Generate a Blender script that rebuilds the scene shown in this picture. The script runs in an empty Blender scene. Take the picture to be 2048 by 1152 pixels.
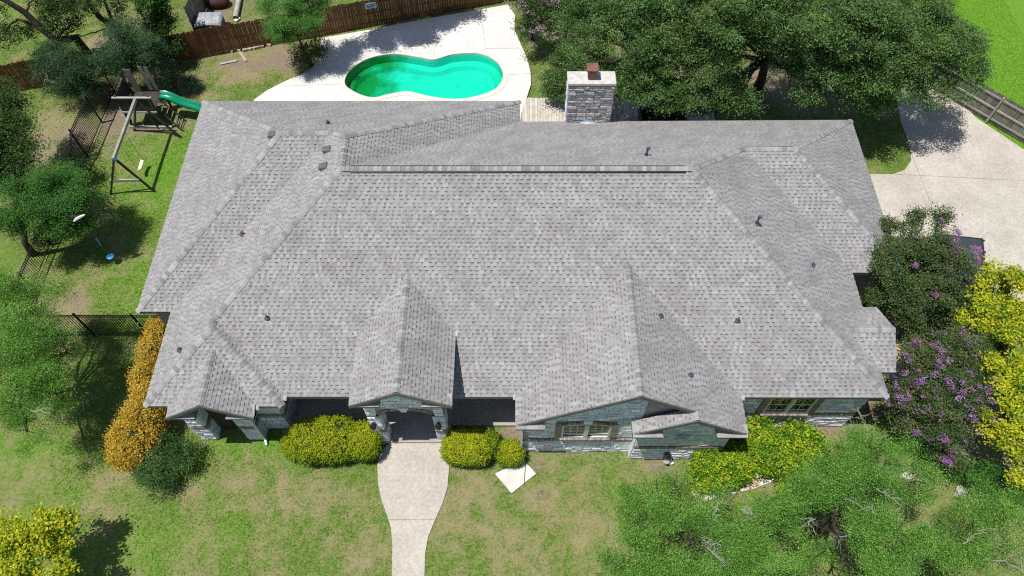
import bpy, bmesh, math, random
import numpy as np
from mathutils import Vector, Matrix

random.seed(7)
RNG = np.random.default_rng(7)
SC = bpy.context.scene
COL = SC.collection

# ------------------------------------------------------------------ camera
CAM = np.array([0.0, 0.0, 28.123])
F_PX, PITCH, YAW, ROLL = 1482.55, 1.00797, 0.006548, -0.004512
def _basis():
    cp, sp = math.cos(PITCH), math.sin(PITCH)
    fwd = np.array([0, cp, -sp]); right = np.array([1., 0, 0]); up = np.array([0, sp, cp])
    cr, sr = math.cos(ROLL), math.sin(ROLL)
    r2 = cr*right + sr*up; u2 = -sr*right + cr*up
    cy, sy = math.cos(YAW), math.sin(YAW)
    Z = np.array([[cy, -sy, 0], [sy, cy, 0], [0, 0, 1]])
    return Z @ r2, Z @ u2, Z @ fwd
CR, CU, CW = _basis()
cd = bpy.data.cameras.new("camera")
cd.sensor_width = 36.0; cd.lens = F_PX*36.0/2048.0
cd.clip_start = 0.5; cd.clip_end = 500.0
co = bpy.data.objects.new("camera", cd); COL.objects.link(co)
co.matrix_world = Matrix(((CR[0], CU[0], -CW[0], CAM[0]), (CR[1], CU[1], -CW[1], CAM[1]),
                          (CR[2], CU[2], -CW[2], CAM[2]), (0, 0, 0, 1)))
SC.camera = co

# ------------------------------------------------------------------ light
SUNV = Vector((0.285, 0.11, -1.0))          # direction the light travels
w = bpy.data.worlds.new("World"); SC.world = w; w.use_nodes = True
nt = w.node_tree; nt.nodes.clear()
sky = nt.nodes.new("ShaderNodeTexSky"); sky.sky_type = 'NISHITA'; sky.sun_disc = False
sky.sun_elevation = math.radians(73.6); sky.sun_rotation = math.radians(256.0)
bg = nt.nodes.new("ShaderNodeBackground"); bg.inputs["Strength"].default_value = 0.088
wo = nt.nodes.new("ShaderNodeOutputWorld")
nt.links.new(sky.outputs[0], bg.inputs[0]); nt.links.new(bg.outputs[0], wo.inputs[0])
sl = bpy.data.lights.new("sun", 'SUN'); sl.energy = 4.8; sl.angle = math.radians(0.53); sl.color = (1.0, 0.955, 0.89)
so = bpy.data.objects.new("sun", sl); COL.objects.link(so)
so.rotation_euler = SUNV.to_track_quat('-Z', 'Y').to_euler(); so.location = (-10, 0, 40)
SC.view_settings.view_transform = 'Standard'; SC.view_settings.look = 'None'
SC.view_settings.gamma = 1.0; SC.view_settings.use_curve_mapping = False
SC.view_settings.exposure = 0.0
SC.cycles.use_denoising = False; SC.cycles.filter_width = 1.15
SC.cycles.max_bounces = 8; SC.cycles.diffuse_bounces = 3; SC.cycles.transparent_max_bounces = 12

# ------------------------------------------------------------------ measuring helpers
def ray(px, py):
    d = CW*F_PX + CR*(px-1024.0) - CU*(py-576.0)
    return d/np.linalg.norm(d)
def at(px, py, z=0.0):
    d = ray(px, py); t = (z-CAM[2])/d[2]
    return CAM + t*d
def at2(px, py, z=0.0):
    p = at(px, py, z); return (float(p[0]), float(p[1]))

# ------------------------------------------------------------------ object helpers
def tag(o, label=None, cat=None, group=None, kind=None):
    if label: o["label"] = label
    if cat: o["category"] = cat
    if group: o["group"] = group
    if kind: o["kind"] = kind
    return o
def thing(name, label, cat, loc=(0, 0, 0), group=None):
    o = bpy.data.objects.new(name, None); COL.objects.link(o)
    o.location = loc; o.empty_display_size = 0.3
    return tag(o, label, cat, group)
def put(o, parent):
    if parent is not None:
        o.parent = parent
        if parent.parent is None and parent.type == 'EMPTY':
            o.matrix_parent_inverse = Matrix.Translation(-Vector(parent.location))
    return o
def link(name, me, parent=None, mat=None):
    o = bpy.data.objects.new(name, me); COL.objects.link(o)
    if mat is not None and len(me.materials) == 0: me.materials.append(mat)
    return put(o, parent)
def np_mesh(name, V, F, tint=None, smooth=False, extra=None):
    """V (n,3), F (m,k): one uniform face size."""
    V = np.asarray(V, np.float32); F = np.asarray(F, np.int32)
    me = bpy.data.meshes.new(name)
    me.vertices.add(len(V)); me.vertices.foreach_set("co", V.ravel())
    k = F.shape[1]
    me.loops.add(F.size); me.loops.foreach_set("vertex_index", F.ravel())
    me.polygons.add(len(F))
    me.polygons.foreach_set("loop_start", np.arange(0, F.size, k, dtype=np.int32))
    if tint is not None:
        a = me.attributes.new("tint", 'FLOAT', 'FACE'); a.data.foreach_set("value", np.asarray(tint, np.float32))
    for nme, arr, dom in (extra or ()):
        a = me.attributes.new(nme, 'FLOAT', dom); a.data.foreach_set("value", np.asarray(arr, np.float32))
    me.update(calc_edges=True)
    if smooth: me.shade_smooth()
    else: me.shade_flat()
    return me

class MB:
    """collects simple solids into one mesh"""
    def __init__(s): s.v = []; s.f = []; s.t = []
    def add(s, vs, fs, t=0.5):
        b = len(s.v); s.v += [tuple(map(float, q)) for q in vs]
        for f in fs: s.f.append(tuple(b+i for i in f)); s.t.append(t)
        return s
    def box(s, c, d, rz=0.0, t=0.5):
        hx, hy, hz = d[0]/2, d[1]/2, d[2]/2; ca, sa = math.cos(rz), math.sin(rz)
        vs = []
        for z in (-hz, hz):
            for x, y in ((-hx, -hy), (hx, -hy), (hx, hy), (-hx, hy)):
                vs.append((c[0]+x*ca-y*sa, c[1]+x*sa+y*ca, c[2]+z))
        return s.add(vs, [(3, 2, 1, 0), (4, 5, 6, 7), (0, 1, 5, 4), (1, 2, 6, 5), (2, 3, 7, 6), (3, 0, 4, 7)], t)
    def bar(s, a, b, wd, ht=None, t=0.5, up=(0, 0, 1)):
        a = Vector(a); b = Vector(b); ht = ht or wd
        d = (b-a).normalized(); u = Vector(up)
        if abs(d.dot(u)) > 0.98: u = Vector((0, 1, 0))
        sx = d.cross(u).normalized()*wd/2; sy = sx.cross(d).normalized()*ht/2
        vs = [p+q for p in (a, b) for q in (-sx-sy, sx-sy, sx+sy, -sx+sy)]
        return s.add(vs, [(0, 1, 2, 3), (7, 6, 5, 4), (4, 5, 1, 0), (5, 6, 2, 1), (6, 7, 3, 2), (7, 4, 0, 3)], t)
    def tube(s, pts, rad, n=6, t=0.5, cap=True):
        pts = [Vector(p) for p in pts]
        if not hasattr(rad, '__len__'): rad = [rad]*len(pts)
        b = len(s.v)
        for i, p in enumerate(pts):
            d = (pts[min(i+1, len(pts)-1)]-pts[max(i-1, 0)])
            d = d.normalized() if d.length > 1e-9 else Vector((0, 0, 1))
            u = Vector((0, 0, 1)) if abs(d.z) < 0.95 else Vector((0, 1, 0))
            x = d.cross(u).normalized(); y = x.cross(d)
            for k in range(n):
                a = 2*math.pi*k/n; q = p + (x*math.cos(a)+y*math.sin(a))*rad[i]
                s.v.append(tuple(q))
        for i in range(len(pts)-1):
            for k in range(n):
                k2 = (k+1) % n
                s.f.append((b+i*n+k, b+i*n+k2, b+(i+1)*n+k2, b+(i+1)*n+k)); s.t.append(t)
        if cap:
            s.f.append(tuple(b+k for k in range(n))[::-1]); s.t.append(t)
            e = b+(len(pts)-1)*n; s.f.append(tuple(e+k for k in range(n))); s.t.append(t)
        return s
    def prism(s, poly, z0, z1, t=0.5):
        n = len(poly); A = sum(poly[i][0]*poly[(i+1) % n][1]-poly[(i+1) % n][0]*poly[i][1] for i in range(n))
        if A < 0: poly = poly[::-1]
        vs = [(x, y, z0) for x, y in poly]+[(x, y, z1) for x, y in poly]
        fs = [tuple(range(n))[::-1], tuple(range(n, 2*n))]+[(i, (i+1) % n, n+(i+1) % n, n+i) for i in range(n)]
        return s.add(vs, fs, t)
    def mesh(s, name, smooth=False):
        me = bpy.data.meshes.new(name); me.from_pydata(s.v, [], s.f)
        a = me.attributes.new("tint", 'FLOAT', 'FACE'); a.data.foreach_set("value", np.array(s.t, np.float32))
        me.update()
        if smooth: me.shade_smooth()
        return me
    def build(s, name, mat, parent=None, smooth=False):
        return link(name, s.mesh(name, smooth), parent, mat)

# ------------------------------------------------------------------ materials
def _new(name):
    m = bpy.data.materials.new(name); m.use_nodes = True
    n = m.node_tree; n.nodes.clear()
    out = n.nodes.new("ShaderNodeOutputMaterial"); b = n.nodes.new("ShaderNodeBsdfPrincipled")
    n.links.new(b.outputs[0], out.inputs[0])
    return m, n, b, out
def noise(n, scale, detail=3.0, rough=0.6, vec=None):
    t = n.nodes.new("ShaderNodeTexNoise"); t.inputs["Scale"].default_value = scale
    t.inputs["Detail"].default_value = detail; t.inputs["Roughness"].default_value = rough
    if vec is None:
        g = n.nodes.new("ShaderNodeNewGeometry"); vec = g.outputs["Position"]
    n.links.new(vec, t.inputs["Vector"])
    return t.outputs["Fac"]
def ramp(n, fac, stops):
    r = n.nodes.new("ShaderNodeValToRGB"); e = r.color_ramp.elements
    while len(e) > 1: e.remove(e[-1])
    e[0].position = stops[0][0]; e[0].color = (*stops[0][1], 1)
    for p, c in stops[1:]:
        q = e.new(p); q.color = (*c, 1)
    n.links.new(fac, r.inputs[0]); return r.outputs[0]
def mixc(n, a, b, fac, mode='MIX'):
    m = n.nodes.new("ShaderNodeMix"); m.data_type = 'RGBA'; m.blend_type = mode
    for sock, val in ((m.inputs[0], fac), (m.inputs[6], a), (m.inputs[7], b)):
        if hasattr(val, 'is_output') or isinstance(val, bpy.types.NodeSocket): n.links.new(val, sock)
        elif isinstance(val, tuple): sock.default_value = (*val, 1)
        else: sock.default_value = val
    return m.outputs[2]
def maprange(n, v, a, b, c, d):
    m = n.nodes.new("ShaderNodeMapRange"); n.links.new(v, m.inputs[0])
    for i, q in enumerate((a, b, c, d)): m.inputs[i+1].default_value = q
    return m.outputs[0]
def attr(n, name):
    a = n.nodes.new("ShaderNodeAttribute"); a.attribute_name = name; return a.outputs["Fac"]
def bump(n, b, h, strength, dist=0.02):
    u = n.nodes.new("ShaderNodeBump"); u.inputs["Strength"].default_value = strength; u.inputs["Distance"].default_value = dist
    n.links.new(h, u.inputs["Height"]); n.links.new(u.outputs[0], b.inputs["Normal"])
def pmat(name, c1, c2, scale=4.0, rough=0.75, fine=40.0, fine_amt=0.15, rand=0.0, tintamt=0.0, bmp=0.2, bd=0.01, metal=0.0, spec=0.4):
    m, n, b, out = _new(name)
    c = ramp(n, noise(n, scale, 4), [(0.3, c1), (0.7, c2)])
    c = mixc(n, c, ramp(n, noise(n, fine, 2), [(0.3, (1-fine_amt,)*3), (0.7, (1+fine_amt,)*3)]), 1.0, 'MULTIPLY')
    if rand:
        oi = n.nodes.new("ShaderNodeObjectInfo")
        c = mixc(n, c, ramp(n, oi.outputs["Random"], [(0, (1-rand,)*3), (1, (1+rand,)*3)]), 1.0, 'MULTIPLY')
    if tintamt:
        c = mixc(n, c, ramp(n, attr(n, "tint"), [(0, (1-tintamt,)*3), (1, (1+tintamt,)*3)]), 1.0, 'MULTIPLY')
    n.links.new(c, b.inputs["Base Color"])
    b.inputs["Roughness"].default_value = rough; b.inputs["Metallic"].default_value = metal
    b.inputs["Specular IOR Level"].default_value = spec
    if bmp: bump(n, b, noise(n, fine, 3), bmp, bd)
    return m
def leafmat(name, stops, trans=0.28, rough=0.5, spec=0.35):
    m, n, b, out = _new(name)
    c = ramp(n, attr(n, "tint"), stops)
    n.links.new(c, b.inputs["Base Color"]); b.inputs["Roughness"].default_value = rough
    b.inputs["Specular IOR Level"].default_value = spec
    t = n.nodes.new("ShaderNodeBsdfTranslucent")
    n.links.new(mixc(n, c, (1.0, 1.0, 0.45), 1.0, 'MULTIPLY'), t.inputs[0])
    mx = n.nodes.new("ShaderNodeMixShader"); mx.inputs[0].default_value = trans
    n.links.new(b.outputs[0], mx.inputs[1]); n.links.new(t.outputs[0], mx.inputs[2]); n.links.new(mx.outputs[0], out.inputs[0])
    return m

M = {}
def shingle_mat(name, capm=False):
    m, n, b, out = _new(name)
    if capm:
        oi = attr(n, "tint")
        c = ramp(n, oi, [(0, (0.10, 0.10, 0.10)), (0.2, (0.22, 0.22, 0.22)), (0.5, (0.30, 0.307, 0.305)), (1, (0.375, 0.388, 0.385))])
    else:
        c = ramp(n, attr(n, "tint"), [(0.0, (0.11, 0.108, 0.108)), (0.2, (0.228, 0.223, 0.224)), (0.6, (0.306, 0.300, 0.299)), (1.0, (0.39, 0.386, 0.385))])
    blot = ramp(n, noise(n, 0.9, 4), [(0.3, (0.91, 0.885, 0.895)), (0.5, (1.0, 1.0, 1.0)), (0.72, (1.03, 1.045, 1.045))])
    c = mixc(n, c, blot, 1.0, 'MULTIPLY')
    c = mixc(n, c, ramp(n, noise(n, 110.0, 2, 0.8), [(0.25, (0.72,)*3), (0.75, (1.25,)*3)]), 1.0, 'MULTIPLY')
    n.links.new(c, b.inputs["Base Color"]); b.inputs["Roughness"].default_value = 0.9; b.inputs["Specular IOR Level"].default_value = 0.25
    bump(n, b, noise(n, 160.0, 2), 0.35, 0.006)
    return m
M['shingle'] = shingle_mat("asphalt_shingle")
M['cap'] = shingle_mat("ridge_cap_shingle", True)
M['deck_under'] = pmat("roof_felt", (0.10, 0.10, 0.10), (0.16, 0.155, 0.155), 3)
M['fascia'] = pmat("fascia_paint", (0.13, 0.13, 0.125), (0.17, 0.165, 0.16), 2, 0.6, 60, 0.08)
M['soffit'] = pmat("soffit_board", (0.20, 0.19, 0.18), (0.26, 0.25, 0.24), 2, 0.7, 60, 0.08)
M['flash'] = pmat("galvanised_flashing", (0.55, 0.62, 0.68), (0.68, 0.74, 0.8), 3, 0.35, 30, 0.08, metal=0.3)
M['stone'] = pmat("white_limestone", (0.75, 0.78, 0.86), (0.87, 0.89, 0.95), 3.5, 0.85, 28, 0.2, rand=0.16, tintamt=0.16, bmp=0.6, bd=0.02)
M['mortar'] = pmat("grey_mortar", (0.27, 0.27, 0.265), (0.36, 0.355, 0.345), 5, 0.95, 50, 0.15)
M['brick'] = pmat("brown_brick", (0.24, 0.19, 0.15), (0.40, 0.33, 0.27), 9, 0.85, 60, 0.2, tintamt=0.35, bmp=0.4)
M['chimstone'] = pmat("grey_limestone", (0.40, 0.39, 0.39), (0.60, 0.585, 0.58), 4.5, 0.9, 22, 0.3, rand=0.22, bmp=0.9, bd=0.03)
M['concrete'] = pmat("weathered_concrete", (0.41, 0.375, 0.325), (0.53, 0.49, 0.43), 0.55, 0.9, 9, 0.14, bmp=0.15)
M['pooldeck'] = pmat("pale_concrete", (0.60, 0.575, 0.54), (0.74, 0.72, 0.68), 0.7, 0.9, 12, 0.08, bmp=0.12)
M['porch'] = pmat("porch_concrete", (0.34, 0.32, 0.31), (0.42, 0.40, 0.38), 1.0, 0.85, 20, 0.08, bmp=0.1)
M['lightcon'] = pmat("light_concrete", (0.56, 0.54, 0.5), (0.70, 0.67, 0.62), 2.0, 0.9, 20, 0.08, bmp=0.1)
M['joint'] = pmat("joint_filler", (0.12, 0.11, 0.10), (0.2, 0.18, 0.16), 3, 0.95)
M['white'] = pmat("white_paint", (0.66, 0.66, 0.65), (0.76, 0.76, 0.74), 4, 0.5, 40, 0.05, bmp=0.05)
M['pvc'] = pmat("vent_pipe_lead", (0.07, 0.05, 0.09), (0.13, 0.10, 0.15), 8, 0.45, 50, 0.2)
M['ventbox'] = pmat("vent_hood_metal", (0.10, 0.10, 0.10), (0.15, 0.15, 0.15), 8, 0.5, 40, 0.1)
M['iron'] = pmat("black_iron", (0.012, 0.012, 0.014), (0.03, 0.03, 0.03), 8, 0.45, 40, 0.1, bmp=0.05)
M['brownmetal'] = pmat("brown_flue_metal", (0.16, 0.075, 0.055), (0.24, 0.12, 0.09), 5, 0.55, 40, 0.12)
M['cedar'] = pmat("stained_cedar", (0.10, 0.042, 0.018), (0.20, 0.085, 0.038), 3, 0.8, 30, 0.3, rand=0.28, bmp=0.3)
M['greywood'] = pmat("weathered_grey_wood", (0.13, 0.115, 0.10), (0.24, 0.22, 0.195), 3, 0.88, 30, 0.28, rand=0.25, bmp=0.35)
M['palewood'] = pmat("pale_bleached_wood", (0.30, 0.285, 0.26), (0.42, 0.40, 0.37), 3, 0.85, 30, 0.2, rand=0.15, bmp=0.3)
M['deckwood'] = pmat("bleached_deck_wood", (0.46, 0.42, 0.36), (0.62, 0.57, 0.50), 3, 0.85, 26, 0.16, rand=0.14, bmp=0.3)
M['darkwood'] = pmat("dark_playset_wood", (0.03, 0.026, 0.023), (0.07, 0.058, 0.05), 4, 0.85, 30, 0.25, rand=0.2, bmp=0.3)
M['slide'] = pmat("green_slide_plastic", (0.0, 0.20, 0.10), (0.0, 0.26, 0.14), 2, 0.3, 20, 0.05, bmp=0.0, spec=0.5)
M['blue'] = pmat("blue_plastic", (0.02, 0.22, 0.55), (0.04, 0.32, 0.7), 3, 0.35, 20, 0.1, bmp=0.0)
M['cream'] = pmat("cream_plastic", (0.6, 0.58, 0.45), (0.7, 0.66, 0.52), 3, 0.45, 20, 0.05, bmp=0.0)
M['rope'] = pmat("rope_fibre", (0.06, 0.06, 0.06), (0.12, 0.12, 0.12), 30, 0.9)
M['bark'] = pmat("dark_bark", (0.035, 0.026, 0.02), (0.085, 0.065, 0.05), 6, 0.95, 30, 0.3, bmp=0.8, bd=0.04)
M['palebark'] = pmat("pale_dead_twig", (0.30, 0.28, 0.25), (0.45, 0.43, 0.40), 5, 0.9, 30, 0.2, bmp=0.4)
M['darkglass'] = None
M['tarp'] = pmat("dark_tarp", (0.035, 0.042, 0.055), (0.05, 0.06, 0.075), 2.5, 0.55, 14, 0.12, bmp=0.25, bd=0.05)
M['greytarp'] = pmat("grey_tarp", (0.22, 0.24, 0.28), (0.42, 0.44, 0.48), 3, 0.55, 14, 0.25, bmp=0.5, bd=0.05)
M['redtarp'] = pmat("dark_red_cloth", (0.035, 0.008, 0.010), (0.07, 0.015, 0.016), 3, 0.7, 14, 0.2)
M['rock'] = pmat("pale_rock", (0.30, 0.28, 0.25), (0.52, 0.49, 0.44), 3, 0.9, 18, 0.3, rand=0.15, bmp=0.9, bd=0.05)
M['tanbrick'] = pmat("tan_paver", (0.40, 0.30, 0.22), (0.60, 0.50, 0.40), 5, 0.9, 30, 0.15, rand=0.18, bmp=0.4)
M['black'] = pmat("black_enamel", (0.012, 0.012, 0.013), (0.025, 0.025, 0.025), 6, 0.35, 30, 0.1, bmp=0.0)

def glass_mat():
    m, n, b, out = _new("window_glass")
    b.inputs["Base Color"].default_value = (0.012, 0.014, 0.014, 1); b.inputs["Roughness"].default_value = 0.02
    b.inputs["Specular IOR Level"].default_value = 0.9; b.inputs["IOR"].default_value = 1.6
    return m
M['darkglass'] = glass_mat()
def water_mat():
    m, n, b, out = _new("pool_water")
    tr = n.nodes.new("ShaderNodeBsdfTransparent"); tr.inputs[0].default_value = (0.16, 0.93, 0.82, 1)
    gl = n.nodes.new("ShaderNodeBsdfGlossy"); gl.inputs["Roughness"].default_value = 0.03; gl.inputs["Color"].default_value = (1, 1, 1, 1)
    fr = n.nodes.new("ShaderNodeFresnel"); fr.inputs[0].default_value = 1.33
    bp = n.nodes.new("ShaderNodeBump"); bp.inputs["Strength"].default_value = 0.05; bp.inputs["Distance"].default_value = 0.05
    n.links.new(noise(n, 2.5, 3), bp.inputs["Height"]); n.links.new(bp.outputs[0], gl.inputs["Normal"]); n.links.new(bp.outputs[0], fr.inputs["Normal"])
    mx = n.nodes.new("ShaderNodeMixShader"); n.links.new(fr.outputs[0], mx.inputs[0])
    n.links.new(tr.outputs[0], mx.inputs[1]); n.links.new(gl.outputs[0], mx.inputs[2]); n.links.new(mx.outputs[0], out.inputs[0])
    return m
M['water'] = water_mat()

LM = {
 'oak': leafmat("oak_leaf", [(0, (0.026, 0.072, 0.016)), (0.5, (0.074, 0.165, 0.040)), (1, (0.20, 0.31, 0.105))], 0.28, 0.55, 0.22),
 'mesq': leafmat("feathery_leaf", [(0, (0.045, 0.135, 0.018)), (0.5, (0.13, 0.31, 0.045)), (1, (0.31, 0.53, 0.12))], 0.26, 0.6, 0.12),
 'bright': leafmat("bright_tree_leaf", [(0, (0.035, 0.12, 0.02)), (0.5, (0.085, 0.235, 0.045)), (1, (0.19, 0.38, 0.09))], 0.35, 0.6, 0.15),
 'dark': leafmat("dark_tree_leaf", [(0, (0.016, 0.040, 0.010)), (0.5, (0.04, 0.09, 0.022)), (1, (0.11, 0.175, 0.045))], 0.25, 0.6, 0.15),
 'cedar': leafmat("cedar_leaf", [(0, (0.020, 0.052, 0.022)), (0.5, (0.048, 0.115, 0.048)), (1, (0.12, 0.22, 0.10))], 0.22, 0.65, 0.12),
 'crape': leafmat("crape_leaf", [(0, (0.026, 0.058, 0.018)), (0.6, (0.08, 0.15, 0.044)), (0.9, (0.16, 0.21, 0.07)), (1, (0.26, 0.14, 0.08))], 0.25, 0.55, 0.2),
 'purple': leafmat("purple_blossom", [(0, (0.22, 0.08, 0.26)), (0.5, (0.36, 0.17, 0.42)), (1, (0.54, 0.34, 0.57))], 0.25, 0.7, 0.1),
 'pink': leafmat("pink_blossom", [(0, (0.40, 0.24, 0.36)), (1, (0.66, 0.48, 0.58))], 0.2),
 'yellow': leafmat("yellow_leaf", [(0, (0.09, 0.19, 0.012)), (0.35, (0.32, 0.40, 0.018)), (0.8, (0.60, 0.60, 0.03)), (1, (0.70, 0.62, 0.035))], 0.32, 0.55, 0.2),
 'lime': leafmat("lime_leaf", [(0, (0.05, 0.16, 0.012)), (0.5, (0.19, 0.36, 0.018)), (0.8, (0.40, 0.52, 0.03)), (1, (0.60, 0.60, 0.04))], 0.32, 0.55, 0.2),
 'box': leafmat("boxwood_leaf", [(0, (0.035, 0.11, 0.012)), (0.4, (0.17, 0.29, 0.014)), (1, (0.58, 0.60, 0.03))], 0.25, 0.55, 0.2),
 'orange': leafmat("orange_leaf", [(0, (0.18, 0.18, 0.02)), (0.3, (0.50, 0.32, 0.03)), (0.65, (0.66, 0.46, 0.05)), (0.88, (0.72, 0.58, 0.14)), (1, (0.60, 0.22, 0.07))], 0.28, 0.55, 0.2),
 'deep': leafmat("deep_green_leaf", [(0, (0.014, 0.055, 0.014)), (0.6, (0.05, 0.125, 0.034)), (1, (0.15, 0.25, 0.06))], 0.22, 0.55, 0.2),
 'litter': leafmat("dry_leaf", [(0, (0.16, 0.11, 0.06)), (1, (0.45, 0.36, 0.24))], 0.1),
}

# ------------------------------------------------------------------ value noise in numpy
def vnoise(x, y, s, seed=0):
    x = np.asarray(x)/s; y = np.asarray(y)/s
    xi = np.floor(x).astype(np.int64); yi = np.floor(y).astype(np.int64); fx = x-xi; fy = y-yi
    fx = fx*fx*(3-2*fx); fy = fy*fy*(3-2*fy)
    def h(a, b):
        n = (a*374761393+b*668265263+seed*974634521) & 0xFFFFFFFF
        n = ((n ^ (n >> 13))*1274126177) & 0xFFFFFFFF
        return ((n ^ (n >> 16)) & 0xFFFF)/65535.0
    return (h(xi, yi)*(1-fx)+h(xi+1, yi)*fx)*(1-fy)+(h(xi, yi+1)*(1-fx)+h(xi+1, yi+1)*fx)*fy
def fbm(x, y, s, seed=0, o=4):
    r = 0; a = 0.5
    for i in range(o): r = r+a*vnoise(x, y, s/2**i, seed+i*17); a *= 0.5
    return r/(1-0.5**o)
def inpoly(x, y, poly):
    r = np.zeros(np.shape(x), bool); n = len(poly)
    for i in range(n):
        x0, y0 = poly[i]; x1, y1 = poly[(i+1) % n]
        if y0 == y1: continue
        c = ((y0 > y) != (y1 > y)) & (x < (x1-x0)*(y-y0)/(y1-y0)+x0)
        r ^= c
    return r
def smooth_loop(pts, n=8):
    out = []; m = len(pts)
    for i in range(m):
        p0, p1, p2, p3 = (np.array(pts[(i+k-1) % m], float) for k in range(4))
        for j in range(n):
            t = j/n
            out.append(tuple(0.5*((2*p1)+(-p0+p2)*t+(2*p0-5*p1+4*p2-p3)*t*t+(-p0+3*p1-3*p2+p3)*t**3)))
    return out

# ================================================================== THE SETTING
# outlines (metres), measured on the photograph
POOL = smooth_loop([at2(*q, 0.1) for q in [(690, 168), (700, 142), (735, 119), (785, 109), (835, 115), (868, 120), (905, 110), (955, 108),
        (990, 122), (1006, 148), (996, 174), (965, 190), (915, 199), (862, 194), (815, 184), (775, 190), (745, 196), (712, 186)]], 6)
DECK = [at2(*q, 0.12) for q in [(508, 199), (535, 180), (575, 160), (605, 147), (632, 128), (640, 112), (642, 76), (700, 66), (860, 36), (1016, 9),
        (1030, 30), (1029, 60), (1042, 90), (1054, 115), (1061, 145), (1062, 168), (1055, 190), (1043, 222), (1040, 255)]] + [(0.2, 24.0), (-13.4, 24.0), (-13.9, 27.5)]
DRIVE = [(15.6, 25.4), (15.6, 24.75)] + [at2(*q) for q in [(1745, 349), (1785, 349), (1808, 341), (1822, 322), (1820, 300), (1812, 270), (1800, 240), (1795, 205), (1810, 160),
        (1910, 190), (1950, 235), (2060, 308)]] + [(34, 22.0), (34, 16.9), (22.5, 16.9), (19.6, 19.2), (15.3, 19.2), (15.3, 24.0), (14.0, 24.4)]
DRIVE = DRIVE[2:]
WALK = [at2(*q) for q in [(780, 885), (762, 905), (755, 930), (756, 965), (763, 1000), (774, 1030), (782, 1055), (785, 1090), (784, 1152)]] + [(-4.46, -6.0), (-3.2, -6.0)] + \
       [at2(*q) for q in [(849, 1152), (850, 1110), (856, 1075), (868, 1045), (884, 1010), (895, 975), (898, 940), (897, 905), (888, 885)]]
PORCH = [(-8.93, 13.4), (-8.93, 11.16), (-5.4, 11.16), (-5.4, 10.45), (-2.5, 10.45), (-2.5, 11.16), (0.33, 11.16), (0.33, 13.4)]
HOUSE = [(-14.3, 14.85), (-12.95, 14.85), (-12.95, 11.1), (-8.9, 11.1), (-8.9, 13.2), (0.32, 13.2), (0.32, 10.1), (4.5, 10.1), (4.5, 9.82), (7.88, 9.82),
         (7.88, 11.22), (13.14, 11.22), (13.14, 16.7), (15.1, 16.7), (15.1, 24.2), (-0.1, 24.2), (-0.1, 25.6), (-14.3, 25.6)]

# ---- lawn: one sheet, fine near the house, with worn and dry patches carried as attributes
PATCH_DRY = [  # px, py, radius px x, y, amount
 (640, 985, 90, 40, .75), (560, 1000, 80, 35, .6), (480, 985, 80, 40, .5), (700, 970, 60, 45, .6), (380, 975, 40, 25, .2), (215, 965, 45, 40, .7), (190, 905, 30, 20, .5),
 (440, 1090, 60, 50, .3), (720, 1090, 60, 50, .6), (940, 1010, 60, 60, .65), (1000, 1080, 100, 60, .65), (1090, 990, 60, 30, .7), (1150, 1060, 90, 60, .55), (930, 1110, 80, 40, .45),
 (1130, 940, 70, 25, .3), (40, 870, 60, 40, .45), (60, 960, 80, 40, .35), (150, 590, 40, 60, .9), (140, 640, 60, 40, .75), (120, 560, 50, 50, .6),
 (255, 345, 30, 25, .3), (60, 300, 80, 70, .5), (130, 250, 70, 50, .7), (190, 270, 50, 30, .6), (120, 320, 50, 40, .5), (60, 100, 60, 40, .35), (150, 40, 60, 30, .3), (210, 85, 40, 22, .95),
 (300, 20, 40, 20, .55), (480, 150, 60, 25, .8), (560, 115, 70, 40, 1.1), (420, 170, 50, 20, .6), (230, 480, 30, 40, .3), (1085, 150, 12, 30, .5), (1070, 180, 12, 25, .5),
 (1290, 930, 60, 20, .6), (1700, 960, 90, 40, .5), (1880, 980, 60, 40, .5), (2000, 1060, 70, 50, .35), (1800, 1000, 60, 40, .4), (1550, 1000, 60, 40, .5), (2020, 12, 30, 16, .6),
 (1935, 235, 20, 14, .6), (1990, 275, 40, 14, .5), (1760, 315, 25, 12, .35), (1745, 300, 14, 10, .6), (1040, 885, 40, 20, .6)]
PATCH_DIRT = [(1010, 880, 45, 24, .9), (1085, 930, 26, 14, .5), (1330, 935, 50, 16, .8), (1360, 915, 40, 10, .7), (1090, 990, 14, 10, .8), (1640, 870, 110, 22, 1.), (1560, 860, 60, 20, 1.), (1740, 790, 40, 40, 1.), (1775, 720, 25, 60, 1.),
 (1820, 950, 60, 40, .6), (1990, 900, 70, 60, .7), (1930, 830, 90, 60, .9), (1545, 985, 40, 30, .6), (1830, 1000, 40, 30, .6), (1900, 640, 80, 60, .9), (1800, 610, 60, 60, .9),
 (1065, 85, 22, 22, .8), (1120, 60, 60, 30, .8), (1300, 150, 160, 60, .9), (1600, 160, 200, 60, .9), (1760, 215, 40, 30, .7), (300, 215, 60, 22, .75), (310, 255, 60, 14, .9), (230, 235, 34, 45, 1.0), (150, 262, 50, 30, .8), (60, 300, 60, 50, .7), (150, 600, 22, 40, .7), (210, 86, 36, 16, .9), (400, 150, 70, 40, .6), (270, 160, 90, 40, .6),
 (440, 30, 60, 50, .8), (620, 840, 140, 14, .8), (360, 850, 80, 22, .9), (430, 890, 40, 14, .5), (480, 862, 60, 14, .6), (1200, 905, 130, 7, .5), (560, 118, 60, 30, 1.0), (480, 125, 50, 16, .7), (520, 150, 60, 14, .5), (330, 640, 10, 30, .5), (60, 620, 40, 40, .5), (40, 560, 40, 40, .6)]
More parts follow.
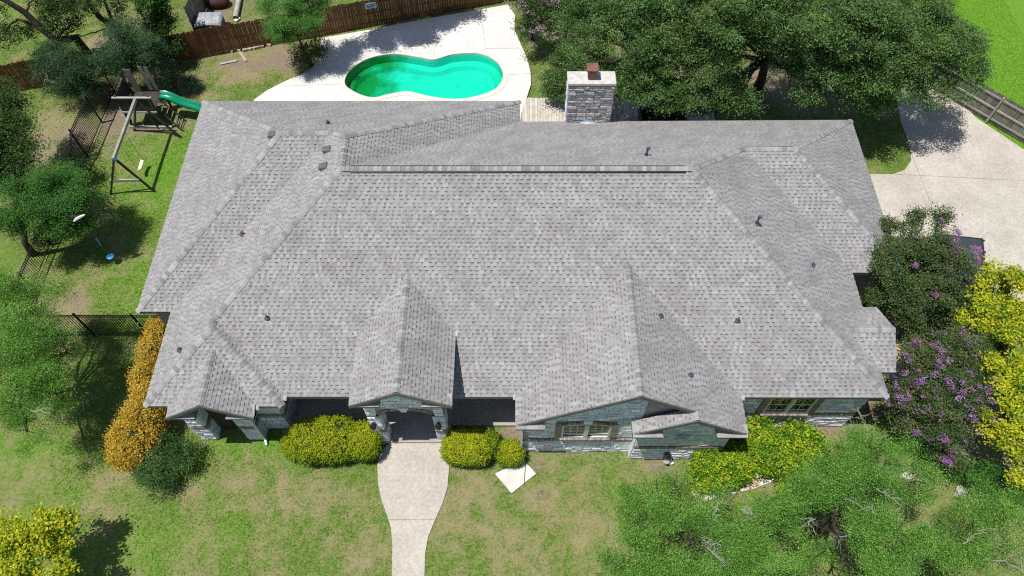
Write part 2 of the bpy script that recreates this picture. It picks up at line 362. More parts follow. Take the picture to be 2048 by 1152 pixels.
def ground_masks(x, y):
    sh = np.shape(x); bdry = np.zeros(sh); bdirt = np.zeros(sh)
    wx = (fbm(x, y, 1.8, 51, 3)-.5)*1.6; wy = (fbm(x, y, 1.8, 63, 3)-.5)*1.6
    for lst, k in ((PATCH_DRY, 0), (PATCH_DIRT, 1)):
        arr = bdirt if k else bdry
        for px, py, rx, ry, a in lst:
            c = at(px, py); ex = at(px+rx, py); ey = at(px, py+ry)
            sx = max(np.hypot(*(ex-c)[:2]), .3); sy = max(np.hypot(*(ey-c)[:2]), 0.3)
            d = ((x+wx*(.5 if k else 1)-c[0])/sx)**2+((y+wy*(.5 if k else 1)-c[1])/sy)**2
            np.maximum(arr, a*np.exp(-.75*d), out=arr)
    n1 = fbm(x, y, 1.5, 3, 3); n2 = fbm(x, y, .5, 21, 3); n3 = fbm(x, y, .9, 33, 4)
    lush = np.clip(((x-19)+(y-29)*0.9)/2.0, 0, 1)*(y > 24)
    lush = np.maximum(lush, .75*np.exp(-(((x+17.5)/2.2)**2+((y-24.5)/3)**2)*.8))
    lush = np.maximum(lush, .6*np.exp(-(((x+16)/2.)**2+((y-18.2)/2)**2)*.8))
    n4 = fbm(x, y, .22, 71, 2)
    dry = np.clip(bdry*.8+(n1-.5)*.9+(n2-.5)*1.1+(n4-.5)*1.0+.16, 0, 1)
    dirt = np.clip(bdirt*1.35+(n3-.5)*1.5-.22, 0, 1)*(bdirt > .04)
    for px, py, rx, ry, a in ((230, 1080, 170, 50, .55), (520, 905, 150, 25, .5), (90, 910, 90, 40, .35), (420, 1060, 90, 40, .4), (170, 980, 90, 25, .35)):
        c = at(px, py); lush = np.maximum(lush, a*np.exp(-(((x+wx-c[0])/(rx/50.))**2+((y+wy-c[1])/(ry/48.))**2)))
    dry = np.clip(dry*(1-0.8*lush), 0, 1); dirt = dirt*(1-lush*(y > 30))
    return dry, dirt, lush
gx = np.arange(-34, 36.01, 0.16); gy = np.arange(2.0, 46.01, 0.16)
X, Y = np.meshgrid(gx, gy)
dry, dirt, lush = ground_masks(X.ravel(), Y.ravel())
nx, ny = len(gx), len(gy)
Zg = (fbm(X.ravel(), Y.ravel(), 1.6, 31)-0.5)*0.05-0.02
Zg[inpoly(X.ravel(), Y.ravel(), [(p[0], p[1]) for p in POOL])] = -2.2
i0 = (np.arange(ny-1)[:, None]*nx+np.arange(nx-1)[None, :]).ravel()
FQ = np.stack([i0, i0+1, i0+nx+1, i0+nx], 1)
cxq = X.ravel()[i0]+0.08; cyq = Y.ravel()[i0]+0.08
pc = np.mean(POOL, 0)
POOL_BIG = [(pc[0]+(p[0]-pc[0])*1.05, pc[1]+(p[1]-pc[1])*1.1) for p in POOL]
keep = ~inpoly(cxq, cyq, POOL_BIG)
Zg[inpoly(X.ravel(), Y.ravel(), POOL)] = -0.05
FQ = FQ[keep]
def lawn_mat():
    m, n, b, out = _new("lawn_ground")
    dr = attr(n, "dry"); di = attr(n, "dirt"); lu = attr(n, "lush")
    f1 = noise(n, 9.0, 4, 0.7); f2 = noise(n, 45.0, 3, 0.7)
    green = ramp(n, f1, [(0.25, (0.055, 0.11, 0.018)), (0.5, (0.115, 0.20, 0.032)), (0.75, (0.19, 0.265, 0.055))])
    lushc = ramp(n, f1, [(0.25, (0.07, 0.20, 0.010)), (0.6, (0.125, 0.31, 0.014)), (0.85, (0.21, 0.38, 0.025))])
    dryc = ramp(n, f2, [(0.25, (0.15, 0.135, 0.055)), (0.5, (0.29, 0.25, 0.13)), (0.8, (0.44, 0.385, 0.24))])
    dirtc = ramp(n, f1, [(0.2, (0.13, 0.095, 0.07)), (0.5, (0.24, 0.185, 0.14)), (0.8, (0.34, 0.275, 0.215))])
    c = mixc(n, green, lushc, lu)
    ma = n.nodes.new("ShaderNodeMath"); ma.operation = 'ADD'; n.links.new(dr, ma.inputs[0])
    n.links.new(maprange(n, f1, 0.25, 0.75, -0.4, 0.4), ma.inputs[1])
    c = mixc(n, c, dryc, maprange(n, ma.outputs[0], -0.05, 1.0, 0, 1))
    mb = n.nodes.new("ShaderNodeMath"); mb.operation = 'ADD'; n.links.new(di, mb.inputs[0])
    n.links.new(maprange(n, f1, 0.2, 0.8, -0.45, 0.45), mb.inputs[1])
    c = mixc(n, c, dirtc, maprange(n, mb.outputs[0], 0.2, 0.95, 0, 1))
    c = mixc(n, c, ramp(n, noise(n, 130.0, 2), [(0.25, (0.65,)*3), (0.75, (1.3,)*3)]), 1.0, 'MULTIPLY')
    n.links.new(c, b.inputs["Base Color"]); b.inputs["Roughness"].default_value = 0.95; b.inputs["Specular IOR Level"].default_value = 0.1
    bump(n, b, noise(n, 30.0, 4), 0.6, 0.04)
    return m
M['lawn'] = lawn_mat()
lawn = link("lawn", np_mesh("lawn", np.stack([X.ravel(), Y.ravel(), Zg], 1), FQ, smooth=True,
            extra=[("dry", dry, 'POINT'), ("dirt", dirt, 'POINT'), ("lush", lush, 'POINT')]), None, M['lawn'])
tag(lawn, "patchy green and straw-coloured lawn around the house", None, None, 'structure')
gr = MB()
gr.add([(-300, -250, -0.12), (300, -250, -0.12), (300, 2.05, -0.12), (-300, 2.05, -0.12)], [(0, 1, 2, 3)])
gr.add([(-300, 45.9, -0.12), (300, 45.9, -0.12), (300, 350, -0.12), (-300, 350, -0.12)], [(0, 1, 2, 3)])
gr.add([(-300, 2.05, -0.12), (-33.9, 2.05, -0.12), (-33.9, 45.9, -0.12), (-300, 45.9, -0.12)], [(0, 1, 2, 3)])
gr.add([(35.9, 2.05, -0.12), (300, 2.05, -0.12), (300, 45.9, -0.12), (35.9, 45.9, -0.12)], [(0, 1, 2, 3)])
tag(gr.build("ground", M['lawn']), "grass land continuing beyond the plot", None, None, 'structure')

def slab_mesh(name, outer, z0, z1, hole=None):
    bm = bmesh.new()
    def loop(pts):
        vs = [bm.verts.new((p[0], p[1], z1)) for p in pts]
        return [bm.edges.new((vs[i], vs[(i+1) % len(vs)])) for i in range(len(vs))]
    e = loop(outer)
    if hole: e += loop(hole)
    r = bmesh.ops.triangle_fill(bm, use_beauty=True, use_dissolve=False, edges=e, normal=(0, 0, 1))
    fs = [g for g in r['geom'] if isinstance(g, bmesh.types.BMFace)]
    for f in fs:
        f.normal_update()
        if f.normal.z < 0: f.normal_flip()
    be = [x for x in bm.edges if len(x.link_faces) == 1]
    ex = bmesh.ops.extrude_edge_only(bm, edges=be)
    for v in ex['geom']:
        if isinstance(v, bmesh.types.BMVert): v.co.z = z0
    bmesh.ops.recalc_face_normals(bm, faces=bm.faces)
    me = bpy.data.meshes.new(name); bm.to_mesh(me); bm.free(); return me
def clip_half(poly, a, b, c):
    """keep a*x+b*y<=c"""
    out = []; n = len(poly)
    for i in range(n):
        p, q = poly[i], poly[(i+1) % n]; dp = a*p[0]+b*p[1]-c; dq = a*q[0]+b*q[1]-c
        if dp <= 0: out.append(p)
        if (dp < 0) != (dq < 0):
            t = dp/(dp-dq); out.append((p[0]+(q[0]-p[0])*t, p[1]+(q[1]-p[1])*t))
    return out
def cut_panels(poly, lines, gap=0.014):
    polys = [poly]
    for (p, q) in lines:
        a, b = (q[1]-p[1]), -(q[0]-p[0]); L = math.hypot(a, b); a /= L; b /= L; c = a*p[0]+b*p[1]
        nxt = []
        for po in polys:
            for s in (1, -1):
                r = clip_half(po, s*a, s*b, s*c-gap/2)
                if len(r) > 2: nxt.append(r)
        polys = nxt
    return polys

# pool patio
tag(link("patio", slab_mesh("patio", DECK, -0.1, 0.12, POOL), None, M['pooldeck']), "pale concrete patio curving round the pool", None, None, 'structure')
jm = MB()
for a, b in [((868, 118), (868, 36)), ((1006, 150), (1062, 147)), ((955, 108), (972, 97)), ((972, 97), (1046, 96)), ((690, 168), (560, 172)), ((640, 112), (760, 58)), ((972, 97), (960, 20))]:
    p = at(*a, 0.124); q = at(*b, 0.124); jm.bar((p[0], p[1], 0.1225), (q[0], q[1], 0.1225), 0.014, 0.005)
tag(jm.build("patio_joint", M['joint']), "thin control joints across the pool patio", None, None, 'structure')

# swimming pool: lined basin with a bench, and water
def offset_loop(P, d):
    P = np.array(P); T = np.roll(P, -1, 0)-np.roll(P, 1, 0); T /= np.linalg.norm(T, axis=1)[:, None]
    N = np.stack([-T[:, 1], T[:, 0]], 1)
    A = 0.5*np.sum(P[:, 0]*np.roll(P[:, 1], -1)-np.roll(P[:, 0], -1)*P[:, 1])
    return P+N*d*(1 if A > 0 else -1)
pool = thing("swimming_pool", "kidney shaped pool of turquoise green water in the pale patio", "pool", (float(pc[0]), float(pc[1]), 0))
def liner_mat():
    m, n, b, out = _new("pool_liner")
    g = n.nodes.new("ShaderNodeNewGeometry"); sx = n.nodes.new("ShaderNodeSeparateXYZ"); n.links.new(g.outputs["Position"], sx.inputs[0])
    alg = n.nodes.new("ShaderNodeMath"); alg.operation = 'ADD'
    n.links.new(maprange(n, sx.outputs[0], -8.8, -5.0, 1.15, -0.2), alg.inputs[0]); n.links.new(maprange(n, noise(n, 0.9, 5, 0.65), 0.3, 0.7, -0.45, 0.45), alg.inputs[1])
    c = mixc(n, (0.30, 0.64, 0.57), (0.075, 0.26, 0.05), maprange(n, alg.outputs[0], 0.1, 0.85, 0, 1))
    alg2 = n.nodes.new("ShaderNodeMath"); alg2.operation = 'ADD'
    n.links.new(maprange(n, sx.outputs[0], -2.6, -0.9, -0.3, 0.55), alg2.inputs[0]); n.links.new(maprange(n, noise(n, 1.6, 4, 0.6), 0.35, 0.7, -0.4, 0.4), alg2.inputs[1])
    c = mixc(n, c, (0.13, 0.42, 0.18), maprange(n, alg2.outputs[0], 0.25, 0.8, 0, 0.8))
    n.links.new(c, b.inputs["Base Color"]); b.inputs["Roughness"].default_value = 0.7
    return m
M['liner'] = liner_mat()
rings = [(0.0, 0.10), (0.01, -0.42), (0.34, -0.47), (0.48, -0.68), (0.8, -0.82), (1.1, -0.88)]
V = []; Fc = []; nP = len(POOL)
for d, z in rings:
    V += [(x, y, z) for x, y in offset_loop(POOL, d)]
for r in range(len(rings)-1):
    for i in range(nP):
        j = (i+1) % nP; Fc.append((r*nP+i, r*nP+j, (r+1)*nP+j, (r+1)*nP+i))
bm = bmesh.new(); bv = [bm.verts.new(v) for v in V]
for f in Fc: bm.faces.new([bv[i] for i in f])
top = bv[-nP:]; ee = []
for i in range(nP):
    e = bm.edges.get((top[i], top[(i+1) % nP])); ee.append(e)
bmesh.ops.triangle_fill(bm, use_beauty=True, edges=ee)
bmesh.ops.recalc_face_normals(bm, faces=bm.faces)
me = bpy.data.meshes.new("basin"); bm.to_mesh(me); bm.free()
link("basin", me, pool, M['liner'])
# raised coping lip
cop = MB(); o0 = POOL; o1 = offset_loop(POOL, -0.28)
for i in range(nP):
    j = (i+1) % nP
    cop.add([(*o0[i], 0.122), (*o0[j], 0.122), (*o1[j], 0.122), (*o1[i], 0.122), (*o0[i], 0.15), (*o0[j], 0.15), (*o1[j], 0.145), (*o1[i], 0.145)],
            [(4, 5, 6, 7), (0, 1, 5, 4), (2, 3, 7, 6)])
cop.build("coping", M['lightcon'], pool)
link("water", slab_mesh("water", [tuple(p) for p in offset_loop(POOL, -0.0)], -0.001, 0.0), pool, M['water'])
wm = bpy.data.objects["water"].data
bm = bmesh.new(); bm.from_mesh(wm)
bmesh.ops.delete(bm, geom=[f for f in bm.faces if abs(f.normal.z) < 0.5], context='FACES'); bm.to_mesh(wm); bm.free()

# driveway in panels, front walk in two panels, porch slab, loose slab pieces
def panels(name, label, poly, lines, z0, z1, mat, gap=0.016):
    root = thing(name, None, None); root["kind"] = 'structure'; root["label"] = label
    for p in cut_panels(poly, lines, gap): link("slab", slab_mesh("slab", p, z0, z1), root, mat)
    return root
panels("driveway", "wide pale concrete driveway at the right of the house", DRIVE,
       [(at2(1745, 347), at2(2048, 362)), (at2(1840, 353), at2(1862, 410))], -0.1, 0.03, M['concrete'])
panels("path", "bulb shaped concrete front walk leading to the arched entry", WALK, [(at2(700, 1040), at2(950, 1040)), ((-6, 4.4), (-2, 4.4)), ((-6, 1.4), (-2, 1.4)), ((-6, -1.6), (-2, -1.6))], -0.1, 0.03, M['concrete'])
tag(link("porch", slab_mesh("porch", PORCH, -0.1, 0.15), None, M['porch']), "shaded concrete floor of the front porch", None, None, 'structure')
st = MB(); st.prism([(-4.55, 10.5), (-4.55, 10.2), (-3.0, 10.2), (-3.0, 10.5)], -0.05, 0.09)
# broken landing slab on the lawn
LANDING = [at2(990, 948), at2(1047, 920), at2(1072, 948), at2(1023, 987)]
sp = panels("landing_slab", "cracked square concrete slab lying on the lawn beside the round shrub", LANDING, [(at2(1052, 915), at2(1047, 990))], -0.05, 0.05, M['lightcon'], 0.03)
sp["category"] = "concrete slab"; del sp["kind"]
tag(MB().prism([(28.6, 39.2), (36, 34.5), (36, 36.3), (29.6, 40.4)], -0.08, 0.02).build("sidewalk", M['concrete']), "grey pavement crossing the far top right corner", None, None, 'structure')
# ================================================================== THE HOUSE
HE, ZR = 3.40, 7.75
house = thing("house", "long single storey house with grey shingle hip roofs and white stone walls", "house", (0.0, 17.0, 0.0))
sF = (ZR-HE)/(17.97-10.95)
# ridge and eave points (x, y, z)
A = (-6.31, 17.97, ZR); B = (6.43, 17.97, ZR); CRn = (13.47, 10.95, HE)
xLs = (ZR-HE)/(6.98)
Jz = 4.90
J = (-13.29+(Jz-HE)/xLs, 12.97, Jz); K = (J[0], 10.95+(Jz-HE)/sF, Jz)
WR = (-8.32, 10.57, HE); WRv = (-8.32, 10.95, HE); WL = (-13.29, 10.57, HE)
P = (-6.31, 19.57, ZR); LT = (-6.97, 20.16, 7.34); H1 = (-8.98, 20.16, 7.34)
C1 = (-14.63, 25.95, HE); C2 = (-14.63, 14.5, HE); LV = (-13.29, 14.5, HE)
CW1 = (0.24, 25.95, HE); CW2 = (0.24, 24.56, HE)
RT = (9.12, 20.51, 6.09); H2 = (11.17, 20.51, 6.09); C4 = (15.46, 24.72, HE); C5 = (15.46, 16.34, HE); RV = (13.47, 16.34, HE)
# garage gable, nested gable, entry gable, side porch gable, bay gable
GA = (4.11, 9.87, 5.93); GAb = (4.11, 15.04, 5.93); GL = (0.04, 9.87, HE); GLb = (0.04, 10.95, HE); GR = (8.18, 9.55, HE); GRb = (8.18, 10.95, HE)
NZ = HE+(5.93-HE)/(8.18-4.11)*(8.18-6.17); NA = (6.17, 9.55, NZ); NAb = (6.17, 9.87, NZ)
NL = (4.15, 9.55, HE); NLb = (4.15, 10.02, HE); NAc = (6.17, 10.02, NZ)
EZ = 4.60; EZr = 5.70
EA = (-3.90, 10.08, EZr); EAb = (-3.90, 10.95+(EZr-HE)/sF, EZr); EL = (-5.66, 10.08, EZ); ELb = (-5.66, 10.95+(EZ-HE)/sF, EZ); ER = (-2.13, 10.08, EZ); ERb = (-2.13, 10.95+(EZ-HE)/sF, EZ)
SZr = 4.50; sW = (Jz-HE)/(12.97-10.57)
SA = (-10.83, 10.12, SZr); SAb = (-10.83, 10.57+(SZr-HE)/sW, SZr); SL = (-12.39, 10.12, HE); SLb = (-12.39, 10.57, HE); SR = (-9.27, 10.12, HE); SRb = (-9.27, 10.57, HE)
BZ = 4.20
BA = (14.02, 13.33, BZ); BAb = (13.47-(BZ-HE)/((ZR-HE)/7.04), 13.33, BZ); BBk = (14.02, 14.72, HE); BBkb = (13.47, 14.72, HE); BFr = (14.02, 11.95, HE); BFrb = (13.47, 11.95, HE)
SLOPES = [
 ("F", [WRv, CRn, B, A, K]), ("L", [WL, J, K, A, P, LT, LV]), ("Wl", [C1, C2, H1]), ("Wf", [C2, LV, LT, H1]), ("Bl", [CW1, C1, H1, LT, P]),
 ("Wr", [CW2, CW1, P, A]), ("Br", [C4, CW2, A, B, RT, H2]), ("R", [CRn, RV, RT, B]), ("Rf", [RV, C5, H2, RT]), ("Rr", [C5, C4, H2]),
 ("Vf", [WL, WR, J]), ("Vr", [WR, WRv, K, J]),
 ("Gl", [GLb, GL, GA, GAb]), ("Gr", [GR, GRb, GAb, GA, NAb, NA]), ("Nl", [NLb, NL, NA, NAc]),
 ("El", [ELb, EL, EA, EAb]), ("Er", [ER, ERb, EAb, EA]), ("Sl", [SLb, SL, SA, SAb]), ("Sr", [SR, SRb, SAb, SA]),
 ("Bb", [BBk, BBkb, BAb, BA]), ("Bf", [BFrb, BFr, BA, BAb])]
def up_normal(p):
    p = [Vector(q) for q in p]; n = Vector((0, 0, 0))
    for i in range(len(p)): n += (p[i]-p[0]).cross(p[(i+1) % len(p)]-p[0])
    n.normalize(); return n if n.z > 0 else -n
# roof deck: every slope as a board 0.16 m thick
rd = MB(); TH = 0.17
for nme, p in SLOPES:
    n = len(p)
    nn = Vector((0, 0, 0)); q = [Vector(v) for v in p]
    for i in range(n): nn += (q[i]-q[0]).cross(q[(i+1) % n]-q[0])
    if nn.z < 0: p = p[::-1]
    vs = [(v[0], v[1], v[2]-0.004) for v in p]+[(v[0], v[1], v[2]-TH) for v in p]
    rd.add(vs, [tuple(range(n)), tuple(range(n, 2*n))[::-1]]+[(n+i, n+(i+1) % n, (i+1) % n, i) for i in range(n)])
roof = rd.build("roof", M['fascia'], house)

EXPO = 0.143
tabs = []     # (origin, U, Vd, N, u00,u10,u11,u01, v0,v1, tint, whole)
gaps = []
WSET = [0.09, 0.11, 0.13, 0.16, 0.20]; TSET = [0.40, 0.56, 0.68, 0.78, 0.92]
SW, ST = ((3, 5, 5, 3, 1), (3, 3, 4, 4, 2))
for nme, p in SLOPES:
    N = up_normal(p); Vd = (Vector((0, 0, 1))-N*N.z).normalized(); U = Vd.cross(N).normalized()
    O = Vector(min(p, key=lambda q: q[2]))
    uv = [((Vector(q)-O).dot(U), (Vector(q)-O).dot(Vd)) for q in p]
    vmax = max(v for u, v in uv)
    def span(v):
        xs = []
        for i in range(len(uv)):
            (u0, v0), (u1, v1) = uv[i], uv[(i+1) % len(uv)]
            if (v0 > v) != (v1 > v): xs.append(u0+(u1-u0)*(v-v0)/(v1-v0))
        return (min(xs), max(xs)) if len(xs) >= 2 else None
    k = 0
    while k*EXPO < vmax-0.02:
        v0 = k*EXPO; v1 = min(v0+EXPO, vmax); k += 1
        s0 = span(v0+0.002); s1 = span(v1-0.002)
        if s0 is None or s1 is None: continue
        lo, hi = min(s0[0], s1[0]), max(s0[1], s1[1])
        u = lo-random.random()*0.3; istab = random.random() < .5
        while u < hi:
            if istab:
                wd = random.choices(WSET, SW)[0]; cc = O+U*u+Vd*v0; bl = float(vnoise(cc.x*1.0+cc.z, cc.y+cc.z*.7, .32, 5)); t = TSET[min(4, max(0, int(bl*4.2+random.uniform(-.9, 1.2))))]
            else:
                wd = random.choice((0.07, 0.09, 0.11, 0.13)); t = random.uniform(0.35, 0.8)
            a0, b0 = max(u, s0[0]), min(u+wd, s0[1]); a1, b1 = max(u, s1[0]), min(u+wd, s1[1])
            whole = abs(a0-u) < 1e-9 and abs(a1-u) < 1e-9 and abs(b0-u-wd) < 1e-9 and abs(b1-u-wd) < 1e-9 and abs(v1-v0-EXPO) < 1e-6
            if b0 > a0 or b1 > a1:
                if b0 < a0: a0 = b0 = (s0[0] if u < s0[0] else s0[1])
                if b1 < a1: a1 = b1 = (s1[0] if u < s1[0] else s1[1])
                (tabs if istab else gaps).append((O, U, Vd, N, a0, b0, b1, a1, v0, v1, t, whole, wd))
            u += wd; istab = not istab
            if istab and random.random() < 0.12: istab = True
# the 300 shingles that show largest become objects of their own
cv = Vector(CAM)
whole = []
for i, tb in enumerate(tabs):
    if tb[11]:
        c = tb[0]+tb[1]*((tb[4]+tb[5])/2)+tb[2]*((tb[8]+tb[9])/2); d = cv-c
        score = tb[12]*abs(tb[3].dot(d.normalized()))/d.length_squared
        if c.z < 7.6: whole.append((score, i))
whole.sort(reverse=True)
single = set(); seen_rows = {}
for s, i in whole:
    single.add(i)
    if len(single) >= 300: break
H0, H1_, HB0, HB1 = 0.024, 0.010, 0.012, 0.005
def tab_vf(wd, L=EXPO):
    return ([(0, 0, H0), (wd, 0, H0), (wd, L, H1_), (0, L, H1_), (0, 0, 0.002), (wd, 0, 0.002), (wd, L, 0.002), (0, L, 0.002)],
            [(0, 1, 2, 3), (5, 6, 2, 1), (7, 4, 0, 3)], [(4, 5, 1, 0)])
smesh = {}
def shingle_mesh(wd, t):
    if (wd, t) not in smesh:
        m_ = MB(); v, f, e = tab_vf(wd); m_.add(v, f, t); m_.add(v, e, t*.35); me = m_.mesh("shingle"); me.materials.append(M['shingle']); smesh[(wd, t)] = me  # butt face tinted darker, a course shadow line put into the colour
    return smesh[(wd, t)]
TV = []; TF = []; TT = []
for i, tb in enumerate(tabs):
    O, U, Vd, N, a0, b0, b1, a1, v0, v1, t, wh, wd = tb
    if i in single:
        o = link("shingle", shingle_mesh(wd, t), roof)
        q = O+U*a0+Vd*v0
        o.matrix_basis = Matrix(((U.x, Vd.x, N.x, q.x), (U.y, Vd.y, N.y, q.y), (U.z, Vd.z, N.z, q.z), (0, 0, 0, 1)))
        continue
    b = len(TV); Oa = np.array(O); Ua = np.array(U); Va = np.array(Vd); Na = np.array(N)
    for (uu, vv, hh) in ((a0, v0, H0), (b0, v0, H0), (b1, v1, H1_), (a1, v1, H1_), (a0, v0, .002), (b0, v0, .002), (b1, v1, .002), (a1, v1, .002)):
        TV.append(Oa+Ua*uu+Va*vv+Na*hh)
    for f in ((0, 1, 2, 3), (4, 5, 1, 0), (5, 6, 2, 1), (7, 4, 0, 3)): TF.append([b+k for k in f]); TT.append((t if f[0] != 4 else t*.35)+random.uniform(-.04, .04))  # butt face darkened here too, as a painted shadow line
for tb in gaps:
    O, U, Vd, N, a0, b0, b1, a1, v0, v1, t, wh, wd = tb
    b = len(TV); Oa = np.array(O); Ua = np.array(U); Va = np.array(Vd); Na = np.array(N)
    f = 0.68
    am, bm_ = a0+(a1-a0)*f, b0+(b1-b0)*f; vm = v0+(v1-v0)*f; hm = HB0+(HB1-HB0)*f
    for (uu, vv, hh) in ((a0, v0, HB0), (b0, v0, HB0), (bm_, vm, hm), (am, vm, hm), (b1, v1, HB1), (a1, v1, HB1), (a0, v0, 0.001), (b0, v0, .001)):
        TV.append(Oa+Ua*uu+Va*vv+Na*hh)
    TF += [[b, b+1, b+2, b+3], [b+3, b+2, b+4, b+5], [b+6, b+7, b+1, b]]; TT += [t, (random.uniform(0.0, 0.12) if random.random() < .72 else random.uniform(.15, .4)), t*.35]  # last tint darkens the butt face into the same painted shadow line
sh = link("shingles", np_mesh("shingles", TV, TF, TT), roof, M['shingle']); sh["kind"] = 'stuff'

# ridge and hip caps
NB = {n: up_normal(p) for n, p in SLOPES}
RIDGES = [(CRn, B, "F", "R"), (B, A, "F", "Br"), (K, A, "L", "F"), (J, K, "L", "Vr"), (WL, J, "L", "Vf"), (WR, J, "Vf", "Vr"), (A, P, "L", "Wr"), (CW1, P, "Bl", "Wr"),
          (LT, P, "L", "Bl"), (H1, LT, "Wf", "Bl"), (C1, H1, "Wl", "Bl"), (C2, H1, "Wl", "Wf"), (RT, B, "R", "Br"), (H2, RT, "Rf", "Br"), (C4, H2, "Br", "Rr"), (C5, H2, "Rf", "Rr"),
          (GA, GAb, "Gl", "Gr"), (NA, NAb, "Nl", "Gr"), (EA, EAb, "El", "Er"), (SA, SAb, "Sl", "Sr"), (BA, BAb, "Bb", "Bf")]
CE = 0.168; caps = []
for (a, b, s1, s2) in RIDGES:
    a, b = Vector(a), Vector(b); d = (b-a); L = d.length; d.normalize()
    def side(n):
        q = n.cross(d); q.normalize(); return -q if q.z > 0 else q
    n1, n2 = NB[s1], NB[s2]; e1, e2 = side(n1), side(n2)
    W_ = 0.135; nu = (n1+n2).normalized(); lift = 0.05 if (s1, s2) == ("F", "Br") else 0.014
    cnt = max(1, int(round(L/CE))); st_ = L/cnt
    var = {}
    for t in (0.2, 0.35, 0.5, 0.7, 0.95):
        m_ = MB(); ln = st_*1.12
        vs = []
        for s, h in ((0.0, 0.028), (ln, 0.008)):
            vs += [e1*W_+n1*(h-0.002)+d*s, nu*(h+0.012)+e1*0.03+d*s, nu*(h+0.012)+e2*0.03+d*s, e2*W_+n2*(h-0.002)+d*s]
        vs += [e1*W_-n1*0.012, e2*W_-n2*0.012, e1*W_-n1*0.012+d*ln, e2*W_-n2*0.012+d*ln]
        fs = [(0, 1, 5, 4), (1, 2, 6, 5), (2, 3, 7, 6), (8, 0, 4, 10), (3, 9, 11, 7), (8, 9, 3, 2, 1, 0)]
        # outward winding
        c0 = (Vector(vs[1])-Vector(vs[0])).cross(Vector(vs[5])-Vector(vs[0]))
        if c0.dot(nu) < 0: fs = [f[::-1] for f in fs]
        m_.add(vs, fs[:3], t); m_.add(vs, fs[3:], 0.05); me = m_.mesh("ridge_cap"); me.materials.append(M['cap']); var[t] = me  # side and butt faces coloured near black as painted edge shadow
    for k in range(cnt):
        pos = a+d*(k*st_)+nu*lift
        t = random.choices((0.2, 0.35, 0.5, 0.7, 0.95), (3, 4, 5, 4, 3))[0]
        c = pos+d*st_/2; q = cv-c
        caps.append((abs(nu.dot(q.normalized()))/q.length_squared, pos, var[t]))
    if (s1, s2) == ("F", "Br"):
        rv = MB()
        for sgn, nn_, ee_ in ((1, n1, e1), (-1, n2, e2)):
            p0 = a-d*-0.25+ee_*0.13; p1 = b-d*0.35+ee_*0.13
            rv.bar(p0+nn_*0.03, p1+nn_*0.03, 0.06, 0.075, up=nn_)
        rv.build("ridge_vent", M['black'], house)
caps.sort(key=lambda c: -c[0])
CVs = []; CFs = {}; rest = MB()
for i, (s, pos, me) in enumerate(caps):
    if i < 300:
        o = link("ridge_cap", me, roof); o.matrix_basis = Matrix.Translation(pos)
    else:
        vv = [v.co+pos for v in me.vertices]; pl = [tuple(p.vertices) for p in me.polygons]; rest.add(vv[:], pl[:3], me.attributes["tint"].data[0].value); rest.add(vv, pl[3:], .05)  # edge faces keep the near-black tint that draws their shadow
rc = rest.build("ridge_caps", M['cap'], roof); rc["kind"] = 'stuff'

# soffits close the eaves
sf = MB(); E_ = 0.38
for a, b in [((-8.32, 10.95), (0.04, 10.95)), ((8.18, 10.95), (13.47, 10.95)), ((-13.29, 10.57), (-12.39, 10.57)), ((-9.27, 10.57), (-8.32, 10.57)),
             ((-14.63, 14.5), (-13.29, 14.5)), ((13.47, 16.34), (15.46, 16.34))]:
    sf.box(((a[0]+b[0])/2, a[1]+E_/2+0.02, HE-0.185), (abs(b[0]-a[0])-0.02, E_, 0.02))
for x, y0, y1, s in [(-13.29, 10.57, 14.5, 1), (13.47, 10.95, 16.34, -1), (-14.63, 14.5, 25.95, 1), (15.46, 16.34, 24.7, -1)]:
    sf.box((x+s*(E_/2+0.02), (y0+y1)/2, HE-0.187), (E_, y1-y0-0.03, 0.02))
sf.build("soffit", M['soffit'], house)
# rake boards under the front gables
for nme, a, b in [("Gl", GL, GA), ("Gr", GA, NAb), ("Nl", NL, NA), ("Gr2", NA, GR), ("El", EL, EA), ("Er", EA, ER), ("Sl", SL, SA), ("Sr", SA, SR)]:
    rb = MB(); a = Vector(a)+Vector((0, -0.016, -0.105)); b = Vector(b)+Vector((0, -0.016, -0.105))
    rb.bar(a, b, 0.03, 0.2, up=(0, 1, 0)) if False else rb.add(
        [a+Vector((0, -.013, -.09)), b+Vector((0, -.013, -.09)), b+Vector((0, -.013, .095)), a+Vector((0, -.013, .095)),
         a+Vector((0, .013, -.09)), b+Vector((0, .013, -.09)), b+Vector((0, .013, .095)), a+Vector((0, .013, .095))],
        [(0, 1, 2, 3), (7, 6, 5, 4), (3, 2, 6, 7), (4, 5, 1, 0), (0, 3, 7, 4), (1, 5, 6, 2)])
    rb.build("rake_board", M['fascia'], house)
